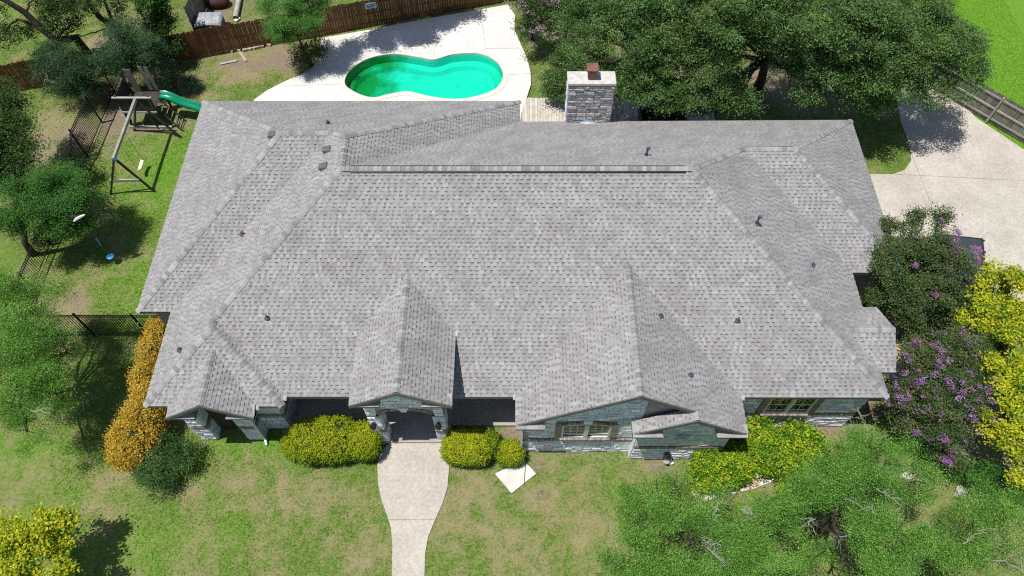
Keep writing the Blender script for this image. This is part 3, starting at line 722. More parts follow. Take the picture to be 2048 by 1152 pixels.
# cornice returns: small hipped shelves at the gable corners
def cornice(x0, x1, yf, z, depth=0.3):
    m_ = MB(); xs = sorted((x0, x1)); h = 0.16
    a0, a1 = xs
    inner = a1 if abs(x1-a1) < 1e-6 else a0        # x1 is the free end
    vs = [(a0, yf, z-0.14), (a1, yf, z-0.14), (a1, yf+depth, z-0.14), (a0, yf+depth, z-0.14),
          (a0, yf, z), (a1, yf, z), (a1, yf+depth, z), (a0, yf+depth, z)]
    m_.add(vs, [(3, 2, 1, 0), (0, 1, 5, 4), (1, 2, 6, 5), (2, 3, 7, 6), (3, 0, 4, 7), (4, 5, 6, 7)], 0.2)
    o = m_.build("cornice_return", M['fascia'], house)
    s = MB(); i0, i1 = (a0, a1-0.28) if inner == a1 else (a0+0.28, a1)
    top = [(i0, yf+depth, z+h), (i1, yf+depth, z+h)]
    c = [(a0, yf-0.02, z+0.006), (a1, yf-0.02, z+0.006)]
    e = (a1, yf+depth, z+0.006) if inner == a1 else (a0, yf+depth, z+0.006)
    nseg = 5
    for k in range(nseg):
        f0, f1 = k/nseg, (k+1)/nseg
        b0 = [c[0][i]+(c[1][i]-c[0][i])*f0 for i in range(3)]; b1 = [c[0][i]+(c[1][i]-c[0][i])*f1 for i in range(3)]
        t0 = [top[0][i]+(top[1][i]-top[0][i])*f0 for i in range(3)]; t1 = [top[0][i]+(top[1][i]-top[0][i])*f1 for i in range(3)]
        s.add([b0, b1, t1, t0], [(0, 1, 2, 3)], random.choice((0.45, 0.6, 0.75, 0.9)))
    if inner == a1: s.add([c[1], e, top[1]], [(0, 1, 2)], 0.7)
    else: s.add([e, c[0], top[0]], [(0, 1, 2)], 0.7)
    link("return_shingle", s.mesh("return_shingle"), o, M['shingle'])
cornice(0.04, 1.08, 9.74, HE-0.03, .42); cornice(4.15, 5.22, 9.45, HE-0.03, .41); cornice(8.18, 7.1, 9.45, HE-0.03, .41)
cornice(-5.66, -4.62, 10.07, EZ-0.03, .43); cornice(-2.13, -3.17, 10.07, EZ-0.03, .43)
cornice(-12.39, -11.38, 10.11, HE-0.03, .5); cornice(-9.27, -10.28, 10.11, HE-0.03, .5)

# ---- walls
def wall(x0, y0, x1, y1, zt, z0=-0.1, th=0.2, mat=None):
    """outer face runs from (x0,y0) to (x1,y1); the outside is on the right-hand side walking along it"""
    d = Vector((x1-x0, y1-y0, 0)); L = d.length; d.normalize(); nrm = Vector((d.y, -d.x, 0))
    m_ = MB(); c = Vector(((x0+x1)/2, (y0+y1)/2, (z0+zt)/2))-nrm*th/2
    m_.box(c, (L, th, zt-z0), math.atan2(d.y, d.x))
    return m_.build("wall", mat or M['mortar'], house)
ZW = HE-0.2
W = {}
W['wing'] = wall(-12.95, 11.1, -8.92, 11.1, ZW)
W['wingR'] = wall(-8.9, 11.12, -8.9, 13.2, ZW)
W['porch'] = wall(-8.88, 13.2, 0.3, 13.2, ZW, mat=M['mortar'])
W['garL'] = wall(0.32, 13.2, 0.32, 10.12, ZW)
W['garR'] = wall(7.88, 9.84, 7.88, 11.2, ZW)
W['right'] = wall(7.9, 11.22, 13.14, 11.22, ZW)
for a in [(13.14, 11.24, 13.14, 16.68), (13.16, 16.7, 15.1, 16.7), (15.1, 16.72, 15.1, 24.2), (15.08, 24.2, -0.1, 24.2), (-0.1, 24.22, -0.1, 25.6), (-0.12, 25.6, -14.3, 25.6),
          (-14.3, 25.58, -14.3, 14.87), (-14.28, 14.85, -12.97, 14.85), (-12.95, 14.83, -12.95, 11.12)]:
    wall(*a, ZW)
def gable_wall(poly, y, th=0.2):
    """poly: (x, z) outline of the outer face at depth y, facing the front"""
    m_ = MB(); n = len(poly)
    ar = sum(poly[i][0]*poly[(i+1) % n][1]-poly[(i+1) % n][0]*poly[i][1] for i in range(n))
    if ar < 0: poly = poly[::-1]
    vs = [(x, y, z) for x, z in poly]+[(x, y+th, z) for x, z in poly]
    m_.add(vs, [tuple(range(n)), tuple(range(n, 2*n))[::-1]]+[(n+i, n+(i+1) % n, (i+1) % n, i) for i in range(n)])
    return m_.build("wall", M['mortar'], house)
gz = lambda x: HE-0.2+(5.93-HE)/4.07*(x-0.04)          # underside of the garage gable, left slope
gzr = lambda x: HE-0.2+(5.93-HE)/4.07*(8.18-x)
nz = lambda x: HE-0.2+(NZ-HE)/2.02*(x-4.15)
W['gar'] = gable_wall([(0.32, -0.1), (4.55, -0.1), (4.55, gzr(4.55)), (4.11, gz(4.11)), (0.32, gz(0.32))], 10.16)
gable_wall([(4.56, 3.0), (6.6, 3.0), (6.6, gzr(6.6)), (4.56, gzr(4.56))], 10.16)
W['nest'] = gable_wall([(4.5, -0.1), (7.86, -0.1), (7.86, gzr(7.86)), (6.17, gzr(6.17)), (4.5, nz(4.5))], 9.86)
wall(4.47, 10.157, 4.47, 9.875, 3.1, th=0.025, mat=M['stone'])
# entry portal with an arch
arc = []
AX0, AX1, AZ0, AZ1 = -4.93, -3.02, 2.75, 3.28
for k in range(13):
    t = math.pi*k/12; arc.append(((AX0+AX1)/2-math.cos(t)*(AX1-AX0)/2, AZ0+math.sin(t)*(AZ1-AZ0)))
ez = lambda x: EZ-0.2+(EZr-EZ)/1.765*(1.765-abs(x+3.9))
W['portL'] = gable_wall([(-5.42, 0), (AX0, 0), (AX0, AZ0), (-5.42, AZ0)], 10.5, 0.52)
W['portR'] = gable_wall([(AX1, 0), (-2.58, 0), (-2.58, AZ0), (AX1, AZ0)], 10.5, 0.52)
W['portT'] = gable_wall([(-5.42, AZ0)]+[(x, z+1e-3) for x, z in arc]+[(-2.58, AZ0), (-2.58, ez(-2.58)), (-3.9, ez(-3.9)), (-5.42, ez(-5.42))], 10.502, 0.516)
for x0, x1 in ((-5.42, -5.2), (-2.8, -2.58)):
    m_ = MB(); m_.box(((x0+x1)/2, 12.1, 3.6), (x1-x0, 2.1, 1.7)); m_.build("wall", M['stone'], house)
# side porch columns and header
W['colL'] = gable_wall([(-12.41, -0.1), (-11.78, -0.1), (-11.78, 3.19), (-12.41, 3.19)], 10.62, 0.46)
W['colR'] = gable_wall([(-10.54, -0.1), (-9.92, -0.1), (-9.92, 3.19), (-10.54, 3.19)], 10.62, 0.46)
sz = lambda x: HE-0.2+(SZr-HE)/1.56*(1.56-abs(x+10.83))
gable_wall([(-12.1, 3.2), (-9.56, 3.2), (-10.83, sz(-10.83))], 10.64, 0.2)

# ---- stones on the walls that can be seen
stone_list = []     # (score, matrix)
smv = []
for k in range(8):
    m_ = MB(); r = random.Random(k)
    j = lambda a: r.uniform(-a, a)
    fr = [(-.5+r.uniform(.0, .05), -1+j(.25), -.5+r.uniform(.02, .09)), (.5-r.uniform(.0, .05), -1+j(.25), -.5+r.uniform(.02, .09)),
          (.5-r.uniform(.0, .05), -1+j(.25), .5-r.uniform(.02, .09)), (-.5+r.uniform(.0, .05), -1+j(.25), .5-r.uniform(.02, .09))]
    mid = (j(.15), -1.25+j(.15), j(.15))
    bk = [(-.5, 0, -.5), (.5, 0, -.5), (.5, 0, .5), (-.5, 0, .5)]
    m_.add(bk+fr+[mid], [(4, 5, 8), (5, 6, 8), (6, 7, 8), (7, 4, 8), (0, 1, 5, 4), (1, 2, 6, 5), (2, 3, 7, 6), (3, 0, 4, 7)], r.random())
    smv.append(m_)
def stone_face(par, o, d, L, z0, ztop, mat, holes=(), hs=(0.09, 0.13, 0.17, 0.2), ws=(0.18, 0.6), proud=(0.02, 0.045), gap=0.017, vis=1.0):
    """o: left end of the face seen from outside (x,y); d: unit direction along it"""
    d = Vector((d[0], d[1], 0)); nrm = Vector((d.y, -d.x, 0)); z = z0
    while True:
        h = random.choice(hs); u = -0.0
        if z+h > max(ztop(q*L/20) for q in range(21)): break
        while u < L-0.03:
            wd = random.uniform(*ws)
            if L-u-wd < 0.14: wd = L-u
            ua, ub = u, min(u+wd, L); u = ub
            segs = [(ua, ub)]
            for (h0, h1, hz0, hz1) in holes:
                if z+h > hz0+0.01 and z < hz1-0.01:
                    nsg = []
                    for (a, b) in segs:
                        if b <= h0 or a >= h1: nsg.append((a, b)); continue
                        if a < h0: nsg.append((a, h0))
                        if b > h1: nsg.append((h1, b))
                    segs = nsg
            for (a, b) in segs:
                if b-a < 0.05: continue
                lim = min(ztop(a), ztop(b)); zt = z+h
                if zt > lim:
                    zt = lim
                    if zt-z < 0.05: continue
                pr = random.uniform(*proud)
                c = Vector((o[0], o[1], 0))+d*((a+b)/2)+Vector((0, 0, (z+zt)/2))
                mtx = Matrix(((d.x*(b-a-gap), -nrm.x*pr, 0, c.x), (d.y*(b-a-gap), -nrm.y*pr, 0, c.y), (0, 0, zt-z-gap, c.z), (0, 0, 0, 1)))
                q = cv-c; face = max(0.02, nrm.dot(q.normalized()))
                stone_list.append(((b-a)*(zt-z)*face/q.length_squared*vis, par, mtx, random.randrange(8), mat))
        z += h
flat = lambda z: (lambda u: z)
SH = flat(ZW)
BAND = lambda L: [(-1, L+1, 1.18, 1.40)]
stone_face(W['gar'], (0.32, 10.16), (1, 0), 4.23, 0.02, lambda u: min(gz(u+0.32), gzr(u+.32))-0.02, 'stone', [(1.32-.12, 3.50-.12, 1.35, 3.15)]+BAND(5))
stone_face(W['nest'], (4.5, 9.86), (1, 0), 3.36, 0.02, lambda u: min(nz(u+4.5), gzr(u+4.5))-.02, 'stone', BAND(4))
stone_face(W['right'], (7.9, 11.22), (1, 0), 5.24, 0.02, SH, 'stone', [(1.34, 3.60, 1.2, 3.15)]+BAND(6))
stone_face(W['wing'], (-12.95, 11.1), (1, 0), 4.03, 0.02, SH, 'stone', [(1.2, 1.9, 0, 2.3)]+BAND(6))
stone_face(W['wingR'], (-8.9, 11.12), (0, 1), 2.08, 0.02, SH, 'stone', BAND(3))
stone_face(W['garL'], (0.32, 13.2), (0, -1), 3.08, 0.02, SH, 'stone', BAND(4))
stone_face(W['colL'], (-12.41, 10.62), (1, 0), 0.63, 0.0, flat(3.18), 'stone', BAND(1), ws=(.18, .36))
stone_face(W['colL'], (-11.78, 10.62), (0, 1), 0.46, 0.0, flat(3.18), 'stone', BAND(1), ws=(.14, .3))
stone_face(W['colR'], (-10.54, 10.62), (1, 0), 0.62, 0.0, flat(3.18), 'stone', BAND(1), ws=(.18, .36))
stone_face(W['colR'], (-9.92, 10.62), (0, 1), 0.46, 0.0, flat(3.18), 'stone', BAND(1), ws=(.14, .3))
stone_face(W['portL'], (-5.42, 10.5), (1, 0), 0.49, 0.15, flat(AZ0), 'stone', BAND(1), ws=(.16, .3), vis=1.3)
stone_face(W['portL'], (AX0, 10.5), (0, 1), 0.52, 0.15, flat(AZ0), 'stone', BAND(1), ws=(.14, .3))
stone_face(W['portR'], (AX1, 10.5), (1, 0), 0.44, 0.15, flat(AZ0), 'stone', BAND(1), ws=(.16, .3), vis=1.3)
stone_face(W['portR'], (-2.58, 10.5), (0, 1), 0.52, 0.15, flat(AZ0), 'stone', BAND(1), ws=(.14, .3))
def arch_low(u):
    x = u-5.42
    return 0
za = AZ1+0.16
stone_face(W['portT'], (-5.42, 10.502), (1, 0), 2.84, za, lambda u: ez(u-5.42)-.02, 'stone', [], hs=(0.13, .17, .2))
stone_face(W['portT'], (-5.42, 10.502), (1, 0), .42, AZ0, flat(za), 'stone', [], hs=(0.13, .17))
stone_face(W['portT'], (-2.95, 10.502), (1, 0), .37, AZ0, flat(za), 'stone', [], hs=(0.13, .17))

# chimney
CX0, CX1, CY0, CY1, CZ = 2.32, 4.30, 24.39, 25.08, 5.84
chim = MB().box(((CX0+CX1)/2, (CY0+CY1)/2, 2.85), (CX1-CX0, CY1-CY0, 5.9)).build("chimney", M['mortar'], house)
stone_face(chim, (CX0, CY0), (1, 0), CX1-CX0, 3.45, flat(CZ-.02), 'chimstone', [], hs=(0.1, .14, .18, .22), ws=(.16, .5), proud=(.02, .05), vis=2.5)
stone_face(chim, (CX0, CY1), (0, -1), CY1-CY0, 3.2, flat(CZ-.02), 'stone', [], hs=(0.12, .18), ws=(.16, .4), proud=(.02, .04))
stone_face(chim, (CX1, CY0), (0, 1), CY1-CY0, 3.2, flat(CZ-.02), 'stone', [], hs=(0.12, .18), ws=(.16, .4), proud=(.02, .04))
MB().box(((CX0+CX1)/2, (CY0+CY1)/2, CZ+0.03), (CX1-CX0+.1, CY1-CY0+.1, .1)).build("chimney_crown", pmat('rough_cap_stone', (.46, .44, .42), (.66, .64, .61), 4, .9, 26, .2, bmp=.6, bd=.03), chim)
fx, fy = 3.31, 24.78
MB().box((fx, fy, CZ+.26), (.34, .34, .36)).build("flue", M['brownmetal'], chim)
fl = MB(); fl.box((fx, fy, CZ+.60), (.50, .50, .05)); fl.box((fx, fy, CZ+.53), (.42, .42, .09)); fl.build("flue_cap", M['brownmetal'], chim)
fs_ = MB()
for a in ((-.15, -.15), (.15, -.15), (.15, .15), (-.15, .15)): fs_.box((fx+a[0], fy+a[1], CZ+.47), (.03, .03, .06))
fs_.build("flue_post", M['black'], chim)
# metal saddle where the roof meets the chimney
zb = lambda y: ZR-0.654*(y-17.97)+0.03
cr = MB(); xm_ = (CX0+CX1)/2
cr.add([(xm_-.62, CY0-.02, zb(CY0)+.0), (xm_+.62, CY0-.02, zb(CY0)), (xm_, CY0-.02, zb(CY0)+.17), (xm_, CY0-.42, zb(CY0-.42)+.0)], [(0, 3, 2), (3, 1, 2)])
cr.build("cricket_flashing", M['flash'], house)
bf = MB()
for a, b in (((CX0-.05, zb(CY0)+.05), (xm_-.3, zb(CY0)+.10)), ((xm_-.3, zb(CY0)+.10), (xm_, zb(CY0)+.20)), ((xm_, zb(CY0)+.20), (xm_+.3, zb(CY0)+.10)), ((xm_+.3, zb(CY0)+.10), (CX1+.05, zb(CY0)+.05))):
    bf.bar((a[0], CY0-.085, a[1]), (b[0], CY0-.085, b[1]), .03, .12)
bf.build("base_flashing", pmat("blue_grey_flashing", (.22, .28, .33), (.32, .38, .43), 4, .45, 30, .1), house)

stone_list.sort(key=lambda s: -s[0])
base_mesh = {}
restst = {}
for i, (s, par, mtx, k, mat) in enumerate(stone_list):
    if i < 300:
        if (k, mat) not in base_mesh:
            me = smv[k].mesh("stone"); me.materials.append(M[mat]); base_mesh[(k, mat)] = me
        o = link("stone", base_mesh[(k, mat)], par); o.matrix_basis = mtx
    else:
        R_ = restst.setdefault(mat, MB()); tt = random.random()
        R_.add([mtx @ Vector(v) for v in smv[k].v], smv[k].f, tt)
for mat, R_ in restst.items():
    o = R_.build("stonework", M[mat], house); o["kind"] = 'stuff'

# brown brick bands, window surrounds and arch ring (bricks a few pixels wide: real geometry, joined)
bk = MB()
def brick_run(o, d, L, z0, z1, skip=(), bw=0.075, out=0.05):
    d = Vector((d[0], d[1], 0)); nrm = Vector((d.y, -d.x, 0)); u = 0
    while u < L-0.01:
        b = min(u+bw, L)
        if not any(a < (u+b)/2 < c for a, c in skip):
            c = Vector((o[0], o[1], (z0+z1)/2))+d*((u+b)/2)+nrm*(out/2+random.uniform(0, .006))
            bk.box(c, (b-u-.01, out, z1-z0-random.uniform(.0, .012)), math.atan2(d.y, d.x), random.random())
        u = b
brick_run((0.32, 10.16), (1, 0), 4.18, 1.2, 1.38, [(1.2, 3.35)])
brick_run((4.5, 9.86), (1, 0), 3.36, 1.2, 1.38)
brick_run((7.9, 11.22), (1, 0), 5.24, 1.2, 1.38, [(1.34, 3.6)])
brick_run((-12.95, 11.1), (1, 0), 4.03, 1.2, 1.38, [(1.2, 1.9)])
brick_run((-8.9, 11.12), (0, 1), 2.08, 1.2, 1.38); brick_run((0.32, 13.2), (0, -1), 3.08, 1.2, 1.38)
for o, d, L in [((-12.41, 10.62), (1, 0), .63), ((-11.78, 10.62), (0, 1), .46), ((-10.54, 10.62), (1, 0), .62), ((-9.92, 10.62), (0, 1), .46),
                ((-5.42, 10.5), (1, 0), .49), ((AX0, 10.5), (0, 1), .52), ((AX1, 10.5), (1, 0), .44), ((-2.58, 10.5), (0, 1), .52)]:
    brick_run(o, d, L, 1.2, 1.38)
def window(x0, x1, y, z0, z1, arch=0.0, nlite=(3, 3)):
    """a pair of sashes with divided panes in a brick surround; outer wall face at y"""
    fr = MB(); xm = (x0+x1)/2; yy = y-0.02
    ar = lambda x: z1+arch*(1-((x-xm)/((x1-x0)/2))**2)
    t = 0.07
    fr.box(((x0+x1)/2, yy, z0+t/2), (x1-x0, .08, t))
    for x in (x0+t/2, x1-t/2): fr.box((x, yy, (z0+z1)/2), (t, .079, z1-z0))
    n = 10
    for k in range(n):
        xa = x0+(x1-x0)*k/n; xb = x0+(x1-x0)*(k+1)/n
        fr.bar((xa, yy, ar(xa)-t/2), (xb, yy, ar(xb)-t/2), .078, t)
    f = fr.build("window", M['white'], house)
    MB().box((xm, yy-.02, (z0+ar(xm))/2), (.16, .10, ar(xm)-z0+.08)).build("mullion", M['white'], f)
    for (a, b) in ((x0+t, xm-.08), (xm+.08, x1-t)):
        g = MB(); pts = [(a, z0+t), (b, z0+t)]+[(b+(a-b)*k/6, ar(b+(a-b)*k/6)-t) for k in range(7)]
        g.add([(x, y-0.008, z) for x, z in pts], [tuple(range(len(pts)))])
        g.build("pane", M['darkglass'], f)
        mu = MB()
        for k in range(1, nlite[0]):
            x = a+(b-a)*k/nlite[0]; mu.box((x, y-.016, (z0+t+ar(x)-t)/2), (.022, .02, ar(x)-z0-2*t))
        for k in range(1, nlite[1]):
            z = z0+t+(z1-z0-t)*k/nlite[1]; mu.box(((a+b)/2, y-.0165, z), (b-a, .021, .03 if k*2 != nlite[1] else .05))
        mu.build("muntin", M['white'], f)
    # surround
    z = z0-0.02
    while z < z1-0.03:
        for x in (x0-.12, x1+.12): bk.box((x, y-.03-random.uniform(0, .008), z+.035), (.23, .07, .062), 0, random.random())
        z += 0.072
    n = max(8, int((x1-x0+.4)/.075))
    for k in range(n):
        x = x0-.2+(x1-x0+.4)*(k+.5)/n; zz = (ar(min(max(x, x0), x1)) if arch else z1)+.1
        bk.box((x, y-.03-random.uniform(0, .008), zz), ((x1-x0+.4)/n-.012, .07, .19), 0, random.random())
        if x0-.05 < x < x1+.05: bk.box((x, y-.06, z0-.06), ((x1-x0+.4)/n-.01, .16, .08), 0, random.random())
    ks = MB(); ks.add([(xm-.10, y-.09, z1+arch-.04), (xm+.10, y-.09, z1+arch-.04), (xm+.17, y-.09, z1+arch+.24), (xm-.17, y-.09, z1+arch+.24),
                       (xm-.10, y, z1+arch-.04), (xm+.10, y, z1+arch-.04), (xm+.17, y, z1+arch+.24), (xm-.17, y, z1+arch+.24)],
                      [(0, 1, 2, 3), (4, 5, 1, 0), (5, 6, 2, 1), (6, 7, 3, 2), (7, 4, 0, 3)])
    ks.build("keystone", M['stone'], f)
window(1.74, 3.54, 10.16, 1.58, 2.72, 0.2, (3, 4))
window(9.5, 11.24, 11.22, 1.42, 2.85, 0.0, (2, 2))
n = 26
for k in range(n):
    t = math.pi*(k+.5)/n; cx = (AX0+AX1)/2; rx = (AX1-AX0)/2+.08; rz = AZ1-AZ0+.08
    bk.box((cx-math.cos(t)*rx, 10.62, AZ0+math.sin(t)*rz), (.09, .32, .17), 0, random.random())
o = bk.build("brickwork", M['brick'], house); o["kind"] = 'stuff'
kx = (AX0+AX1)/2
MB().add([(kx-.09, 10.42, AZ1-.06), (kx+.09, 10.42, AZ1-.06), (kx+.19, 10.42, AZ1+.27), (kx-.19, 10.42, AZ1+.27), (kx-.09, 10.5, AZ1-.06), (kx+.09, 10.5, AZ1-.06), (kx+.19, 10.5, AZ1+.27), (kx-.19, 10.5, AZ1+.27)],
         [(0, 1, 2, 3), (4, 5, 1, 0), (5, 6, 2, 1), (6, 7, 3, 2), (7, 4, 0, 3)]).build("keystone", M['stone'], house)
# carved rosette on the garage gable and star on the nested gable
ro = MB()
for k in range(20):
    a = 2*math.pi*k/20; b = 2*math.pi*(k+1)/20
    ro.bar((4.05+math.cos(a)*.36, 10.05, 5.15+math.sin(a)*.26), (4.05+math.cos(b)*.36, 10.05, 5.15+math.sin(b)*.26), .06, .07)
ro.build("gable_medallion", M['stone'], house)
sr = MB(); scx, scz = 6.1, 2.55; pts = []
for k in range(10):
    a = math.pi/2+k*math.pi/5; r_ = .38 if k % 2 == 0 else .16
    pts.append((scx+math.cos(a)*r_, 9.77, scz+math.sin(a)*r_))
for k in range(10): sr.add([pts[k], pts[(k+1) % 10], (scx, 9.70, scz)], [(0, 1, 2)] if False else [(1, 0, 2)])
sr.build("wall_star", M['chimstone'], house)
# door behind the side porch and front door deep in the main porch
MB().box((-11.4, 11.09, 1.15), (.66, .06, 2.3)).build("door", M['darkwood'], house)
dd = MB().box((-3.95, 13.17, 1.35), (1.1, .08, 2.4)).build("door", M['darkwood'], house)
MB().box((-3.55, 13.1, 1.2), (.05, .08, .2)).build("handle", M['black'], dd)
# wall lanterns on the entry columns
for x in (-5.25, -2.83):
    l_ = MB(); l_.box((x, 10.45, 2.05), (.12, .08, .2)); l_.tube([(x, 10.33, 1.85), (x, 10.33, 1.93), (x, 10.33, 2.12), (x, 10.33, 2.25)], [.05, .10, .13, .03], 8)
    l_.build("wall_lantern", M['black'], house)
# downspouts and kick-out flashings
for pts in ([(-9.86, 10.56, 3.2), (-9.86, 10.56, .15), (-9.80, 10.36, .06)], [(0.26, 10.06, 3.2), (0.26, 10.06, .15), (0.22, 9.9, .06)]):
    m_ = MB()
    for a, b in zip(pts[:-1], pts[1:]): m_.bar(a, b, .08, .07)
    m_.build("downspout", M['white'], house)
for x, y, z in [(-5.72, 12.84, 4.62), (-2.07, 12.84, 4.62), (-8.26, 10.86, HE+.02), (-9.2, 10.5, HE+.0), (0.0, 10.9, HE+.03), (8.24, 10.9, HE+.02)]:
    MB().add([(x-.05, y-.07, z-.02), (x+.05, y-.07, z-.02), (x+.06, y+.07, z+.07), (x-.06, y+.07, z+.07), (x, y-.0, z+.09)], [(0, 1, 4), (1, 2, 4), (2, 3, 4), (3, 0, 4)]).build("kickout_flashing", M['flash'], house)
# roof vents and plumbing stacks
PL = {'L': (WL, NB["L"]), 'F': (A, NB["F"]), 'R': (B, NB["R"]), 'Br': (B, NB["Br"]), 'Bl': (C1, NB["Bl"]), 'Wl': (C1, NB["Wl"]), 'Gr': (GR, NB["Gr"])}
def on_roof(px, py, s):
    p0, n_ = PL[s]; d = Vector(ray(px, py)); o = Vector(CAM); t = (Vector(p0)-o).dot(n_)/d.dot(n_)
    return o+d*t
for px, py, s in [(486, 470, 'L'), (361, 701, 'L'), (535, 637, 'F'), (1475, 642, 'F'), (1512, 449, 'R'), (1624, 531, 'R'), (1292, 313, 'Br'), (656, 248, 'Bl'), (1320, 633, 'Gr'), (1380, 751, 'Gr')]:
    q = on_roof(px, py, s); n_ = PL[s][1]
    tall = 0.42 if (px, py) in ((1512, 449), (1292, 313)) else 0.2
    b_ = MB(); b_.tube([q, q+n_*.05+Vector((0, 0, .04)), q+Vector((0, 0, .1))], [.11, .085, .05], 10)
    b_.tube([q, q+Vector((0, 0, tall))], [.048, .045], 10); 
    if tall > .3: b_.tube([q+Vector((0, 0, tall)), q+Vector((0.02, 0, tall+.05)), q+Vector((.09, -.02, tall+.06))], [.06, .075, .05], 8)
    v = b_.build("vent_pipe", M['pvc'], house, True)
    f_ = MB(); d = Vector((n_.x, n_.y, 0)).normalized(); c = q+n_*.022-Vector((0, 0, 0))
    Vd = (Vector((0, 0, 1))-n_*n_.z).normalized(); U_ = Vd.cross(n_)
    f_.add([c-U_*.08-Vd*.12, c+U_*.08-Vd*.12, c+U_*.08+Vd*.06, c-U_*.08+Vd*.06], [(0, 1, 2, 3)]); f_.build("pipe_boot", M['flash'], v)
for px, py, sn_ in [(547, 270, 'Wl'), (656, 300, 'L'), (649, 334, 'L')]:
    q = on_roof(px, py, sn_); n_ = NB[sn_]; Vd = (Vector((0, 0, 1))-n_*n_.z).normalized(); U_ = Vd.cross(n_)
    b_ = MB(); vs = []
    for (u, v, h) in [(-.16, -.16, .02), (.16, -.16, .02), (.16, .16, .02), (-.16, .16, .02), (-.13, -.15, .16), (.13, -.15, .16), (.135, .13, .07), (-.135, .13, .07)]:
        vs.append(q+U_*u+Vd*v+n_*h)
    b_.add(vs, [(4, 5, 6, 7), (0, 1, 5, 4), (1, 2, 6, 5), (2, 3, 7, 6), (3, 0, 4, 7)]); b_.build("roof_vent", M['ventbox'], house)
#PART3
# ================================================================== FENCES AND YARD THINGS
def V3(x, y, z): return Vector((x, y, z))
def board_fence(name, label, cat, a, b, h, mat, side, bw=0.145, gap=0.006, skip=(), rails_front=False, post_step=2.4, hj=0.015):
    """a, b: ground points; side: +1 puts rails and posts on the left of a->b"""
    a = Vector((a[0], a[1], 0)); b = Vector((b[0], b[1], 0)); d = b-a; L = d.length; d.normalize(); nrm = Vector((-d.y, d.x, 0))*side
    root = thing(name, label, cat, tuple(a+d*L/2))
    var = []
    for k in range(5):
        m_ = MB(); hh = h+random.uniform(-hj, hj)*2; w_ = bw-gap-random.uniform(0, .006)
        m_.add([(-w_/2, -.009, 0.03), (w_/2, -.009, .03), (w_/2, .009, .03), (-w_/2, .009, .03), (-w_/2, -.009, hh-.03), (w_/2, -.009, hh-.03), (w_/2, .009, hh-.03), (-w_/2, .009, hh-.03),
                (-w_/2+.025, -.009, hh), (w_/2-.025, -.009, hh), (w_/2-.025, .009, hh), (-w_/2+.025, .009, hh)],
               [(0, 1, 5, 4), (1, 2, 6, 5), (2, 3, 7, 6), (3, 0, 4, 7), (4, 5, 9, 8), (5, 6, 10, 9), (6, 7, 11, 10), (7, 4, 8, 11), (8, 9, 10, 11)], random.random())
        me = m_.mesh("board"); me.materials.append(mat); var.append(me)
    rz = math.atan2(d.y, d.x); n = int(L/bw)
    for i in range(n):
        if i in skip: continue
        p = a+d*((i+.5)*bw)
        o = link("board", random.choice(var), root)
        o.matrix_basis = Matrix.Translation(p) @ Matrix.Rotation(rz+random.uniform(-.02, .02), 4, 'Z') @ Matrix.Rotation(random.uniform(-.006, .006), 4, 'Y')
    for z in (0.3, h*0.5, h-0.25):
        m_ = MB(); m_.bar(a+nrm*.032+V3(0, 0, z), b+nrm*.032+V3(0, 0, z), .042, .09); m_.build("rail", mat if not rails_front else M['palewood'], root)
    k = 0.3
    while k < L:
        p = a+d*k+nrm*.10; m_ = MB(); m_.box((p.x, p.y, h/2-.04), (.095, .095, h), rz); m_.build("post", mat if not rails_front else M['palewood'], root); k += post_step
    return root
fdir = np.array([27.11, 7.76]); fdir /= np.hypot(*fdir)
fa = np.array([-27.7, 29.99])-fdir*3.0; fb = np.array([-27.7, 29.99])+fdir*29.2
back_fence = board_fence("wooden_fence", "long reddish brown cedar board fence along the back of the yard and pool", "fence", fa, fb, 1.8, M['cedar'], 1)
side_fence = board_fence("wooden_fence", "weathered grey board fence with rails beside the driveway and bright lawn", "fence", (21.2, 31.83), (29.0, 23.14), 1.75, M['greywood'], -1, rails_front=True)
nb_fence = board_fence("wooden_fence", "old grey board fence running back from the brown fence beside the junk pile", "fence", at2(388, 62, 0.3), (at(388, 62, .3)[0]+0.25, 42.0), 1.8, M['greywood'], 1)
# little sign on the brown fence: lettering is too blurred to read, so only blurred dark marks
sx, sy = -8.52, 36.33
sdir = Vector((fdir[0], fdir[1], 0)); sn = Vector((fdir[1], -fdir[0], 0))
p0 = Vector((fa[0], fa[1], 0)); 
sc_ = Vector((at(742, 12, 1.45)[0], at(742, 12, 1.45)[1], 0)); u_ = (sc_-p0).dot(sdir); sc_ = p0+sdir*u_+V3(0, 0, 1.42)
sg = thing("fence_sign", "small pale blue and white sign fixed on the brown fence above the pool patio", "sign", tuple(sc_))
m_ = MB(); m_.bar(sc_-sdir*.31+sn*.03, sc_+sdir*.31+sn*.03, .015, .36); m_.build("sign_panel", pmat("sign_face", (.42, .56, .66), (.55, .66, .74), 6, .5, 30, .1), sg)
mk = MB()
for r_, (z, spans) in enumerate([(.075, [(-.25, -.19), (-.17, -.10), (-.07, -.03), (-.01, .05), (.09, .13), (.15, .24)]), (-.02, [(-.24, -.13), (-.11, -.04), (.0, .08), (.10, .16), (.19, .25)]), (-.10, [(-.2, -.12), (-.08, .0), (.04, .10)])]):
    for a, b in spans: mk.bar(sc_+sdir*a+sn*.041+V3(0, 0, z), sc_+sdir*b+sn*.041+V3(0, 0, z), .006, .055)
mk.build("sign_marks", pmat("sign_ink", (.02, .05, .10), (.03, .08, .14), 6, .5, 30, .1), sg)["kind"] = 'stuff'

